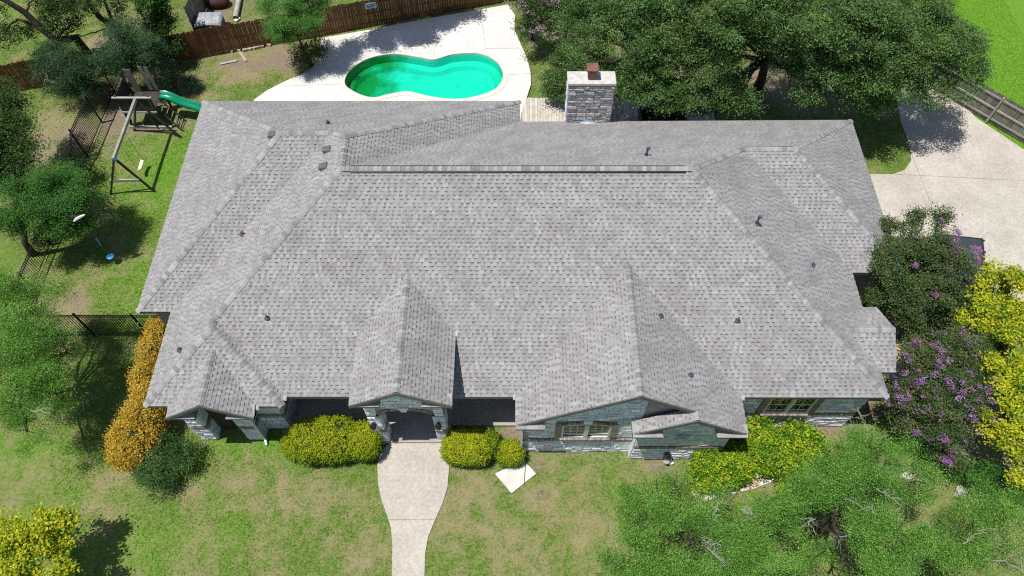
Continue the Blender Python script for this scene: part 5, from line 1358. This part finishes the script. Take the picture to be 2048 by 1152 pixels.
# --- left yard
cedA = [B(125, 118, 2.5, 1.3, 1.2, .95), B(95, 130, 2.0, 1.0, .9, .8), B(165, 140, 2.2, 1.0, .9, .8), B(130, 175, 1.4, 1.1, .9, .8), B(180, 175, 1.3, .8, .7, .6)]
tree("cedar_tree", "drooping grey green cedar left of the iron fence near the brown fence", "tree", at2(150, 185), [(*at2(150, 165, .9), .9), (*at2(145, 150, 1.5), 1.5)], .1, cedA, 'cedar', 620, 44, .19, .10, aspect=.26, droop=.5, outb=1.2, tshift=-.08, twigs=12, nl=6, group="cedars by the brown fence")
cedB = [B(260, 80, 3.2, 1.4, 1.3, 1.1), B(240, 60, 3.4, .9, .9, .8), B(300, 95, 2.8, 1.2, 1.0, .9), B(250, 130, 2.0, 1.1, .9, .8), B(305, 130, 1.9, 1.0, .8, .7), B(225, 110, 2.3, .8, .8, .7)]
tree("cedar_tree", "taller blue green cedar behind the play tower by the brown fence", "tree", at2(262, 170), [(*at2(262, 150, 1.0), 1.0), (*at2(262, 125, 2.0), 2.0)], .12, cedB, 'cedar', 760, 44, .20, .10, aspect=.26, droop=.5, outb=1.2, nl=6, group="cedars by the brown fence")
shd = [B(322, 60, 2.0, .8, .7, .7), B(345, 100, 1.1, .7, .5, .5), B(318, 40, 2.2, .8, .8, .7)]
tree("shrub", "dark bushy growth over the brown fence right of the taller cedar", "shrub", at2(345, 100), [(*at2(345, 90, .6), .6)], .06, shd, 'dark', 330, 42, .2, .095, nl=4)
# dark tree stub with broken pale top
sb = thing("tree_stump", "dark broken tree stump with a pale top behind the green slide", "stump", at2(350, 195) + (0,))
MB().tube([(*at2(352, 200, 0), -.05), (*at2(350, 170, .5), .6), (*at2(348, 140, 1.2), 1.3), (*at2(347, 122, 1.6), 1.65)], [.16, .13, .12, .09], 8).build("trunk", M['bark'], sb, True)
MB().tube([(*at2(347, 122, 1.6), 1.64), (*at2(347, 120, 1.7), 1.74)], [.085, .03], 7).build("broken_top", M['palebark'], sb)
tree("shrub", "small blue green sapling in the shade behind the slide", "shrub", at2(385, 178), [(*at2(385, 172, .3), .3)], .02, [B(383, 168, .45, .5, .4, .35)], 'cedar', 40, 40, .12, .08, aspect=.4, nl=3)
# neighbour's dark sparse trees behind the fence
tA = thing("shade_tree", "dark sparse tree with a thick leaning trunk behind the brown fence at top left", "tree", (-23.35, 32.4, 0))
m_ = MB(); tp = [(-23.3, 32.5, -.1), (-23.4, 32.25, 1.9), (*at2(112, 82, 2.6), 2.6), (*at2(80, 55, 3.3), 3.3), (*at2(50, 25, 4.1), 4.1), (*at2(10, 0, 5.0), 5.0), (*at2(-40, -20, 5.6), 5.6)]
m_.tube(tp, [.26, .22, .20, .18, .15, .13, .1], 9)
limb(m_, tp[3], (*at2(36, 38, 3.6), 3.6), .09, .07, 6, .05); limb(m_, (*at2(36, 38, 3.6), 3.6), (*at2(5, 62, 3.4), 3.4), .07, .03, 6, .1); limb(m_, tp[2], (*at2(150, 40, 3.4), 3.4), .08, .02, 6, .1); limb(m_, tp[2], (*at2(165, 55, 3.0), 3.0), .05, .015, 5, .1); limb(m_, tp[4], (*at2(70, -5, 4.6), 4.6), .07, .02, 5, .1)
limb(m_, tp[1], (*at2(165, 70, 2.6), 2.6), .06, .012, 5, .2); limb(m_, tp[1], (*at2(152, 78, 2.5), 2.5), .05, .012, 5, .25)
m_.build("trunk", M['bark'], tA, True)
bA = [B(120, 20, 4.0, 1.0, .9, .6), B(150, 8, 4.2, .9, .8, .6), B(60, 60, 3.2, .55, .5, .4), B(100, 45, 3.3, .6, .5, .4), B(5, 70, 3.6, .9, .8, .6), B(85, 0, 4.6, .8, .8, .5), B(120, 60, 2.9, .45, .4, .3), B(150, 42, 3.4, .4, .4, .3), B(-5, 20, 4.8, .5, .5, .4)]
foliage("crown", tA, 'dark', bA, 330, 34, .16, .10, .5, tvar=.5, shell=(.2, 1.0))
tB = thing("shade_tree", "dark twin trunked tree behind the brown fence left of the junk crate", "tree", (*at2(232, 66, .9), 0))
m_ = MB(); b0 = at2(226, 62, 1.7)
bb = (b0[0]+.05, b0[1]+.25)
m_.tube([(bb[0], bb[1], -.1), (bb[0], bb[1], 1.7), (*at2(200, 35, 3.0), 3.0), (*at2(172, 0, 4.2), 4.2), (*at2(160, -20, 4.8), 4.8)], [.2, .17, .14, .11, .08], 8)
m_.tube([(bb[0], bb[1], 1.4), (*at2(222, 35, 2.8), 2.8), (*at2(208, 0, 4.0), 4.0)], [.14, .10, .07], 7)
limb(m_, (*at2(200, 35, 3.0), 3.0), (*at2(160, 10, 3.4), 3.4), .05, .015, 5, .1); limb(m_, (bb[0], bb[1], 1.7), (*at2(145, 80, 2.2), 2.2), .05, .012, 5, .12)
m_.build("trunk", M['bark'], tB, True)
foliage("crown", tB, 'dark', [B(235, 20, 3.8, .5, .5, .4), B(190, 0, 4.6, .9, .9, .5), B(250, 0, 4.2, .6, .6, .4), B(150, 55, 2.8, .4, .4, .3)], 110, 34, .15, .10, .5, shell=(.2, 1.0))
tC = tree("shade_tree", "leafy green tree behind the brown fence at the left of the grey board fence", "tree", (*at2(300, 55, .9), ), [(*at2(290, 40, 2.0), 2.0), (*at2(275, 15, 3.0), 3.0)], .11, [B(320, 5, 3.0, .8, .8, .6), B(295, 12, 3.0, .7, .7, .6), B(300, -10, 3.6, .9, .9, .7)], 'bright', 260, 40, .2, .10, nl=6, tshift=-.15)
# pool tree
plb = [B(580, 40, 3.4, 1.15, 1.1, .95), B(550, 60, 3.0, .8, .8, .7), B(615, 50, 3.2, .9, .8, .8), B(590, 5, 3.8, 1.1, 1.0, .8), B(540, 20, 3.4, .8, .8, .7), B(630, 15, 3.6, .8, .8, .7), B(575, 75, 2.6, .6, .5, .5)]
tree("mesquite_tree", "bright green feathery tree at the corner of the pool patio by the brown fence", "tree", at2(622, 132), [(*at2(614, 112, .8), .8), (*at2(604, 92, 1.6), 1.6), (*at2(597, 75, 2.2), 2.2)], .12, plb, 'bright', 700, 60, .16, .07, aspect=.36, upb=.7, tvar=.7, nl=7)
foliage("low_foliage", bpy.data.objects["mesquite_tree"], 'dark', [B(610, 105, 1.2, .8, .6, .5), B(635, 95, 1.6, .6, .5, .5), B(600, 128, .7, .5, .4, .4), B(640, 110, 1.0, .4, .4, .4)], 110, 40, .16, .09, .4)
# tall tree whose crown is above the frame and whose shade falls on the patio
tree("shade_tree", "tall tree behind the fence shading the pool patio", "tree", (-8.9, 39.4), [(-8.8, 38.9, 3), (-8.6, 37.5, 5.2), (-8.4, 36, 6.5)], .25, [((-8.9, 34.3, 8.2), (1.9, 1.0, .9)), ((-7.2, 34.7, 8.4), (1.8, 1.0, .9)), ((-5.9, 35.3, 8.6), (1.6, 1.0, .9)), ((-9.8, 33.5, 7.6), (1.3, .8, .7)), ((-7.8, 33.6, 8.2), (1.2, .8, .7)), ((-11.2, 32.6, 7.2), (1.0, .8, .6))], 'dark', 1100, 34, .22, .12, nl=7, shell=(.1, 1.0))
# left edge: shaded dark tree, mid green tree with trunk, big feathery front tree
dkb = [B(10, 250, 3.8, 1.5, 1.5, 1.2), B(-20, 330, 4.2, 2.0, 1.8, 1.5), B(30, 300, 3.0, 1.1, 1.0, .9), B(15, 210, 3.6, 1.1, 1.1, .9), B(20, 360, 3.4, 1.2, 1.0, 1.0)]
tree("shade_tree", "dark green tree cut by the left picture edge beyond the iron fence", "tree", (-25.2, 23.4), [(-25.1, 23.2, 1.5), (-24.9, 23.0, 2.6)], .2, dkb, 'dark', 1200, 42, .24, .10, nl=6, tshift=.08)
mgb = [B(110, 385, 3.4, 1.4, 1.2, 1.1), B(60, 410, 3.4, 1.4, 1.2, 1.0), B(150, 410, 2.9, 1.1, 1.0, .9), B(100, 440, 2.7, 1.2, .9, .9), B(150, 455, 2.2, .9, .7, .7), B(30, 440, 3.0, 1.0, 1.0, .9), B(130, 345, 3.3, .8, .7, .6)]
tree("mesquite_tree", "mid green feathery tree over the iron fence above the rope swing", "tree", (-22.3, 19.6), [(-22.1, 19.5, 1.0), (-21.6, 19.6, 2.0), (-21.0, 19.8, 2.7)], .17, mgb, 'bright', 1250, 60, .18, .072, aspect=.38, upb=.6, tvar=.7, nl=7, tshift=-.1)
bl = MB(); limb(bl, (-21.0, 19.8, 2.7), (-18.4, 19.2, 3.32), .09, .05, 6, .05)
bl.build("swing_branch", M['bark'], bpy.data.objects["mesquite_tree.001"])
lfb = [B(75, 800, 1.6, .9, .8, .8), B(120, 800, 2.4, .7, .6, .6), B(130, 700, 3.2, .8, .8, .7), B(70, 790, 3.2, 1.2, 1.0, .9), B(110, 740, 2.8, .9, .8, .7), B(50, 860, 2.8, .9, .8, .7), B(50, 620, 4.2, 1.8, 1.5, 1.2), B(20, 680, 4.4, 1.8, 1.5, 1.2), B(85, 690, 3.8, 1.3, 1.2, 1.0), B(40, 755, 4.0, 1.6, 1.2, 1.1), B(95, 640, 3.6, 1.0, .9, .8), B(60, 585, 3.8, 1.2, .9, .8), B(15, 820, 3.8, 1.2, .9, .8), B(0, 590, 4.2, 1.3, 1.1, 1.0)]
tree("mesquite_tree", "large pale green feathery tree at the left picture edge before the iron fence", "tree", (-19.3, 12.7), [(-19.2, 12.6, 1.2), (-18.9, 12.5, 2.4)], .15, lfb, 'mesq', 1250, 90, .17, .058, aspect=.36, outb=.3, upb=.3, tvar=.9, flat=.75, twigs=10, nl=8, lump=8, rs=(.28, .42), core=.45, shell=(0, 1.0))
# big feathery tree group bottom right
mrA = [B(1380, 1090, 3.6, 1.7, 1.4, 1.1), B(1290, 1060, 3.0, 1.2, 1.0, .9), B(1330, 1140, 3.6, 1.6, 1.2, 1.0), B(1250, 1140, 3.2, 1.2, 1.0, .8), B(1450, 1030, 3.0, 1.2, 1.0, .9), B(1300, 985, 2.2, .9, .7, .7), B(1390, 1020, 2.6, 1.0, .8, .8), B(1470, 1110, 3.8, 1.5, 1.2, 1.0), B(1350, 960, 1.8, .6, .5, .5)]
tree("mesquite_tree", "feathery green tree with pale bare twigs at the bottom edge below the bright hedge", "tree", (6.2, 5.7), [(6.1, 5.8, 1.1), (6.0, 5.9, 2.0)], .16, mrA, 'mesq', 840, 110, .18, .058, aspect=.36, outb=.3, upb=.3, tvar=.9, flat=.75, twigs=36, nl=8, lump=8, rs=(.2, .34), core=0, shell=(0, 1.0))
mrB = [B(1700, 950, 3.4, 1.1, .9, .8), B(1640, 935, 2.8, .6, .5, .5), B(1620, 1050, 4.0, 1.8, 1.4, 1.2), B(1710, 980, 3.8, 1.7, 1.3, 1.1), B(1560, 1100, 3.8, 1.5, 1.2, 1.0), B(1800, 1060, 3.8, 1.8, 1.4, 1.1), B(1690, 1120, 4.2, 1.8, 1.3, 1.1), B(1650, 965, 3.0, .8, .7, .6), B(1760, 920, 3.0, 1.2, 1.0, .9), B(1900, 1100, 3.4, 1.4, 1.2, .9), B(1690, 895, 2.6, .9, .6, .6), B(1740, 880, 2.6, .7, .5, .5), B(1830, 960, 2.8, 1.0, .8, .8)]
tree("mesquite_tree", "largest feathery tree with pale dead branches filling the bottom right corner", "tree", (11.2, 7.0), [(11.1, 7.0, 1.2), (10.9, 7.0, 2.2)], .2, mrB, 'mesq', 1320, 110, .18, .058, aspect=.36, outb=.3, upb=.3, tvar=.9, flat=.75, twigs=78, nl=8, lump=8, rs=(.2, .32), core=0, shell=(0, 1.0))
mrC = [B(1960, 1060, 2.4, 1.4, 1.1, .9), B(2020, 1100, 2.6, 1.3, 1.1, .9), B(1950, 1000, 1.6, 1.0, .8, .7), B(2030, 1010, 1.6, .9, .8, .6)]
tree("shrub", "loose pale green bush at the bottom right picture corner", "shrub", (16.6, 6.4), [(16.6, 6.4, .7)], .07, mrC, 'mesq', 180, 100, .16, .058, aspect=.36, outb=.3, upb=.3, tvar=.9, flat=.75, nl=5)
# yellow trees
yb = [B(70, 1075, 2.6, .85, .8, .7), B(40, 1110, 2.7, .9, .8, .7), B(110, 1050, 2.4, .5, .5, .45), B(120, 1100, 2.2, .45, .4, .4), B(60, 1150, 2.6, 1.0, .8, .7), B(140, 1040, 2.2, .3, .3, .3), B(20, 1050, 2.3, .5, .5, .4), B(130, 1140, 2.2, .4, .4, .4)]
tree("young_tree", "small yellow leaved tree at the bottom left corner of the lawn", "tree", (-16.4, 5.9), [(-16.35, 5.9, .8), (-16.3, 5.9, 1.5)], .05, yb, 'yellow', 330, 26, .12, .115, aspect=.6, upb=.5, nl=7, shell=(.15, 1.0))
yr = [B(1985, 570, 3.0, .8, .8, .7), B(2030, 600, 3.4, 1.2, 1.2, .9), B(1990, 640, 3.0, 1.1, 1.0, .9), B(2020, 700, 3.2, 1.2, 1.1, .9), B(1960, 700, 2.4, .7, .7, .6), B(2000, 770, 3.0, 1.1, 1.0, .9), B(2040, 800, 3.0, 1.0, 1.0, .8), B(1975, 840, 2.4, .7, .7, .6), B(2010, 860, 2.6, .8, .7, .7), B(2045, 890, 2.4, .7, .7, .6), B(2035, 950, 2.0, .4, .4, .4), B(1990, 545, 3.0, .4, .4, .4)]
tree("yellow_tree", "bright yellow leaved tree along the right picture edge", "tree", (19.7, 14.6), [(19.6, 14.5, 1.0), (19.4, 14.4, 1.9)], .1, yr, 'yellow', 700, 36, .14, .11, aspect=.6, upb=.5, nl=6, tshift=-.12, tvar=.9, shell=(.1, 1.0), lump=9, rs=(.22, .36), core=0)
# crape myrtles at the right wall
ca = [B(1850, 500, 3.4, 1.3, 1.3, 1.1), B(1800, 490, 3.4, .9, 1.0, .9), B(1900, 520, 3.2, 1.1, 1.1, 1.0), B(1790, 550, 2.8, .9, .9, .9), B(1850, 580, 2.6, 1.3, 1.1, 1.0), B(1920, 580, 2.4, 1.0, 1.0, .9), B(1770, 450, 3.6, .4, .4, .5), B(1778, 500, 4.0, .65, .7, .6), B(1770, 545, 3.8, .65, .7, .6), B(1760, 590, 2.8, .6, .6, .6), B(1800, 585, 2.8, .7, .7, .7), B(1830, 440, 3.6, .5, .4, .5), B(1880, 435, 3.6, .5, .5, .5), B(1800, 620, 2.0, .9, .7, .8), B(1890, 630, 1.8, .9, .7, .7)]
c1 = tree("crape_myrtle", "tall dark green flowering tree with a few purple blossoms touching the right roof edge", "tree", (16.9, 17.3), [(16.9, 17.3, .6), (16.8, 17.2, 1.3)], .12, ca, 'crape', 1250, 46, .14, .08, aspect=.5, upb=.45, tvar=.7, nl=7, outb=.4)
foliage("blossom", c1, 'purple', [B(1890, 480, 3.7, .22), B(1900, 490, 3.7, .25), B(1905, 500, 3.6, .18), B(1945, 520, 3.2, .25), B(1935, 555, 3.0, .15), B(1905, 435, 3.8, .12), B(1908, 455, 3.8, .12), B(1760, 545, 3.2, .12), B(1870, 590, 3.0, .1), B(1915, 470, 3.7, .2), B(1830, 530, 3.6, .1), B(1800, 470, 3.9, .1), B(1885, 445, 3.9, .15), B(1950, 500, 3.4, .2)], 110, 22, .06, .05, .8)[0]["kind"] = 'stuff'
cb = [B(1850, 740, 3.0, 1.1, 1.1, 1.0), B(1900, 710, 3.0, 1.1, 1.0, 1.0), B(1820, 790, 2.8, .9, .9, .9), B(1880, 800, 3.0, 1.2, 1.0, 1.0), B(1940, 770, 2.8, 1.0, 1.0, .9), B(1840, 860, 2.2, .9, .7, .8), B(1900, 860, 2.4, 1.0, .8, .8), B(1930, 690, 2.6, .8, .8, .7), B(1830, 700, 2.6, .6, .6, .6), B(1890, 910, 1.6, .6, .5, .5), B(1800, 830, 2.0, .6, .6, .6), B(1950, 830, 2.2, .7, .6, .6), B(1790, 790, 2.2, .5, .5, .5)]
c2 = tree("crape_myrtle", "broad flowering tree covered in purple blossoms beside the front right house corner", "tree", (17.0, 11.9), [(17.0, 11.9, .6), (16.9, 11.9, 1.2)], .12, cb, 'crape', 1250, 46, .14, .08, aspect=.5, upb=.45, tvar=.7, nl=7, outb=.4)
pb, _, _ = blob_points(cb, 130, RNG, (.85, 1.02), .05)
foliage("blossom", c2, 'purple', [(tuple(p), (.13, .13, .11)) for p in pb], 440, 14, .055, .05, .8)[0]["kind"] = 'stuff'
tree("shrub", "low green shrub between the two purple flowering trees", "shrub", (17.4, 14.9), [(17.4, 14.9, .3)], .03, [B(1880, 660, .8, .9, .7, .6), B(1930, 640, .9, .8, .6, .6), B(1850, 650, .7, .6, .5, .5)], 'crape', 160, 40, .15, .09, nl=3)
tree("shrub", "green sprawling shrub at the right edge below the yellow tree", "shrub", (17.9, 9.1), [(17.9, 9.1, .3)], .03, [B(1960, 950, .7, .8, .6, .5), B(1900, 935, .7, .5, .4, .4), B(2010, 985, .6, .8, .5, .5)], 'bright', 170, 38, .16, .09, nl=3, tshift=-.2)
# hedges and clipped shrubs
def hedge(name, label, cat, base, blobs, mat, clumps, per, spread, size, group=None, core=True, **kw):
    root = thing(name, label, cat, (base[0], base[1], 0), group)
    foliage("foliage", root, mat, blobs, clumps, per, spread, size, **kw)
    if core:
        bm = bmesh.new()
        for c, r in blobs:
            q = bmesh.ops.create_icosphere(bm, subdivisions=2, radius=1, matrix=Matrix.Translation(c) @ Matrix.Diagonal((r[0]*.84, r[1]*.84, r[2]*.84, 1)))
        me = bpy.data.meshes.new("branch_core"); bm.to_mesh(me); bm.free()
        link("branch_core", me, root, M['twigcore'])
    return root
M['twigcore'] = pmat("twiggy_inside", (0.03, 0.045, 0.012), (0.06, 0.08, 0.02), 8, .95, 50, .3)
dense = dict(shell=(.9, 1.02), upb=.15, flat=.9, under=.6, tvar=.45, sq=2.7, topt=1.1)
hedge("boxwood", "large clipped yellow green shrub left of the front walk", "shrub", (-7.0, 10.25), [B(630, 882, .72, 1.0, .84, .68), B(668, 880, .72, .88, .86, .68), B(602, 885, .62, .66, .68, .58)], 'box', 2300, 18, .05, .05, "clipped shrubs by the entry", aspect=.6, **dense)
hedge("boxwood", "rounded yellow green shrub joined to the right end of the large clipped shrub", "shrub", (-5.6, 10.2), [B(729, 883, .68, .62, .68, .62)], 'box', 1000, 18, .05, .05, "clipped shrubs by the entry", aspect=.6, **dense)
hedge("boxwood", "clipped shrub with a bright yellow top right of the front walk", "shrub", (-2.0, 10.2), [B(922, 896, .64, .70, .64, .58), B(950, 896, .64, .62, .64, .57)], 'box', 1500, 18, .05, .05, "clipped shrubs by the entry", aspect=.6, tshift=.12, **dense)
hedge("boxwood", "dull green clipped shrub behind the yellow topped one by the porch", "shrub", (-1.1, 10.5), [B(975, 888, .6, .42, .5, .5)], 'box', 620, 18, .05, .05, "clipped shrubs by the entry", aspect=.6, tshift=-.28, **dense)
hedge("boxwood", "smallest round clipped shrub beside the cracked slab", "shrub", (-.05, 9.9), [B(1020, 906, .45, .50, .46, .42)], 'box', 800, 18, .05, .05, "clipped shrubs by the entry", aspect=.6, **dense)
hedge("nandina_hedge", "orange and gold leaved hedge along the left house wall", "hedge", (-14.3, 12.0), [B(274, 878, 1.0, .86, .85, .9), B(288, 840, 1.1, .74, .8, .95), B(256, 908, .7, .66, .58, .62), B(302, 800, 1.1, .6, .8, .9), B(300, 760, 1.1, .62, .8, .85), B(312, 710, 1.1, .58, .8, .85), B(322, 670, 1.1, .5, .7, .8), B(248, 878, .8, .5, .55, .6)], 'orange', 1900, 24, .10, .075, aspect=.5, shell=(.8, 1.05), upb=.25, flat=.8)
hedge("dark_shrub", "dark green loose shrub in front of the orange hedge on the lawn", "shrub", (-13.1, 9.6), [B(335, 925, .8, .8, .6, .6), B(310, 955, .6, .6, .5, .5), B(370, 915, .7, .5, .5, .5), B(330, 890, .8, .5, .5, .5), B(325, 980, .4, .4, .35, .35), B(290, 950, .4, .4, .4, .35)], 'deep', 230, 44, .13, .075, core=False, aspect=.36, shell=(.3, 1.25), outb=.5, upb=.6, tvar=.8)
bh = dict(aspect=.62, shell=(.7, 1.05), upb=.5, flat=.7)
hedge("lime_hedge", "bright lime leaved hedge at the corner of the nested front gable", "hedge", (7.5, 9.3), [B(1420, 930, .8, .6, .6, .6), B(1470, 930, .8, .7, .6, .6), B(1410, 960, .6, .45, .4, .45), B(1445, 955, .6, .6, .45, .5)], 'lime', 620, 24, .11, .095, tshift=-.12, tvar=1.1, group="lime hedges before the right wall", **bh)
hedge("lime_hedge", "bright lime leaved hedge under the double window of the right wall", "hedge", (10.4, 10.0), [B(1530, 890, .9, .75, .6, .65), B(1550, 920, .9, .7, .6, .6), B(1590, 880, .9, .7, .6, .65), B(1515, 860, .9, .45, .5, .5), B(1620, 895, .8, .6, .6, .6), B(1580, 930, .7, .6, .5, .5)], 'lime', 850, 24, .11, .095, tshift=-.12, tvar=1.1, group="lime hedges before the right wall", **bh)
tree("shrub", "small gold tipped shrub poking out of the feathery tree by the stone edging", "shrub", at2(1580, 985), [(*at2(1580, 980, .4), .4)], .03, [B(1572, 978, 1.0, .38, .35, .35)], 'lime', 60, 26, .1, .08, nl=2, tshift=.1)
# leaf litter on the deck and under the oaks
n = 1500; lx = RNG.uniform(4.4, 12.5, n); ly = RNG.uniform(25.2, 30.5, n); Cl = np.stack([lx, ly, np.where((lx < 10.4) & (ly < 29.6), .135, .02)+RNG.uniform(0, .01, n)], 1)
V, F, t = leaf_quads(Cl, .09, .6, 4.0, RNG.random(n)); tag(link("leaf_litter", np_mesh("leaf_litter", V, F, t), None, LM['litter']), "fallen dry leaves scattered on the shaded deck", None, None, 'stuff')

# ================================================================== GRASS
n = 480000
g_x = RNG.uniform(-29, 29, n); g_y = RNG.uniform(4.2, 38.5, n)
ok = np.abs(g_x) < 15.5+(g_y-4)*.48
hard = [HOUSE, DECK, DRIVE, WALK, PORCH, LANDING, [(.3, 24.2), (10.5, 24.2), (10.5, 29.7), (.3, 29.7)]]
for po in hard: ok &= ~inpoly(g_x, g_y, po)
g_x, g_y = g_x[ok], g_y[ok]
d_, e_, l_ = ground_masks(g_x, g_y)
keep = RNG.random(len(g_x)) > np.clip(e_*1.4, 0, .97)
g_x, g_y, d_, e_, l_ = g_x[keep], g_y[keep], d_[keep], e_[keep], l_[keep]
n = len(g_x)
tuft = fbm(g_x, g_y, .35, 77, 2)
hgt = RNG.uniform(.03, .085, n)*(1-.35*np.clip(d_, 0, 1))*(.55+.9*tuft); ang = RNG.uniform(0, 2*np.pi, n); lean = RNG.uniform(.3, 1.1, n)*hgt
wd = RNG.uniform(.010, .02, n)
V = np.empty((n, 3, 3)); ca_, sa_ = np.cos(ang), np.sin(ang); zb_ = (fbm(g_x, g_y, 1.6, 31)-0.5)*0.05-0.02
V[:, 0] = np.stack([g_x-sa_*wd, g_y+ca_*wd, zb_-.005], 1); V[:, 1] = np.stack([g_x+sa_*wd, g_y-ca_*wd, zb_-.005], 1); V[:, 2] = np.stack([g_x+ca_*lean, g_y+sa_*lean, zb_+hgt], 1)
M['blade'] = None
def blade_mat():
    m, n_, b, out = _new("grass_blade")
    g_ = ramp(n_, attr(n_, "tint"), [(0, (0.06, 0.125, 0.018)), (.5, (0.13, 0.235, 0.036)), (1, (0.24, 0.34, 0.075))])
    lu = ramp(n_, attr(n_, "tint"), [(0, (0.08, 0.24, 0.01)), (1, (0.22, 0.44, 0.025))])
    c = mixc(n_, g_, lu, attr(n_, "lush")); c = mixc(n_, c, ramp(n_, attr(n_, "tint"), [(0, (.24, .20, .10)), (1, (.50, .43, .27))]), attr(n_, "dryb"))
    n_.links.new(c, b.inputs["Base Color"]); b.inputs["Roughness"].default_value = .7; b.inputs["Specular IOR Level"].default_value = .2
    t = n_.nodes.new("ShaderNodeBsdfTranslucent"); n_.links.new(c, t.inputs[0]); mx = n_.nodes.new("ShaderNodeMixShader"); mx.inputs[0].default_value = .3
    n_.links.new(b.outputs[0], mx.inputs[1]); n_.links.new(t.outputs[0], mx.inputs[2]); n_.links.new(mx.outputs[0], out.inputs[0]); return m
dryb = np.clip((d_-.05)*.95+(RNG.random(n)-.5)*.6, 0, 1)
tint = np.clip(.2+.5*tuft+RNG.uniform(-.3, .4, n), 0, 1)
gme = np_mesh("grass", V.reshape(-1, 3), np.arange(n*3).reshape(n, 3), tint, extra=[("lush", l_, 'FACE'), ("dryb", dryb, 'FACE')])
tag(link("grass", gme, None, blade_mat()), "short patchy grass blades of the lawn", None, None, 'stuff')
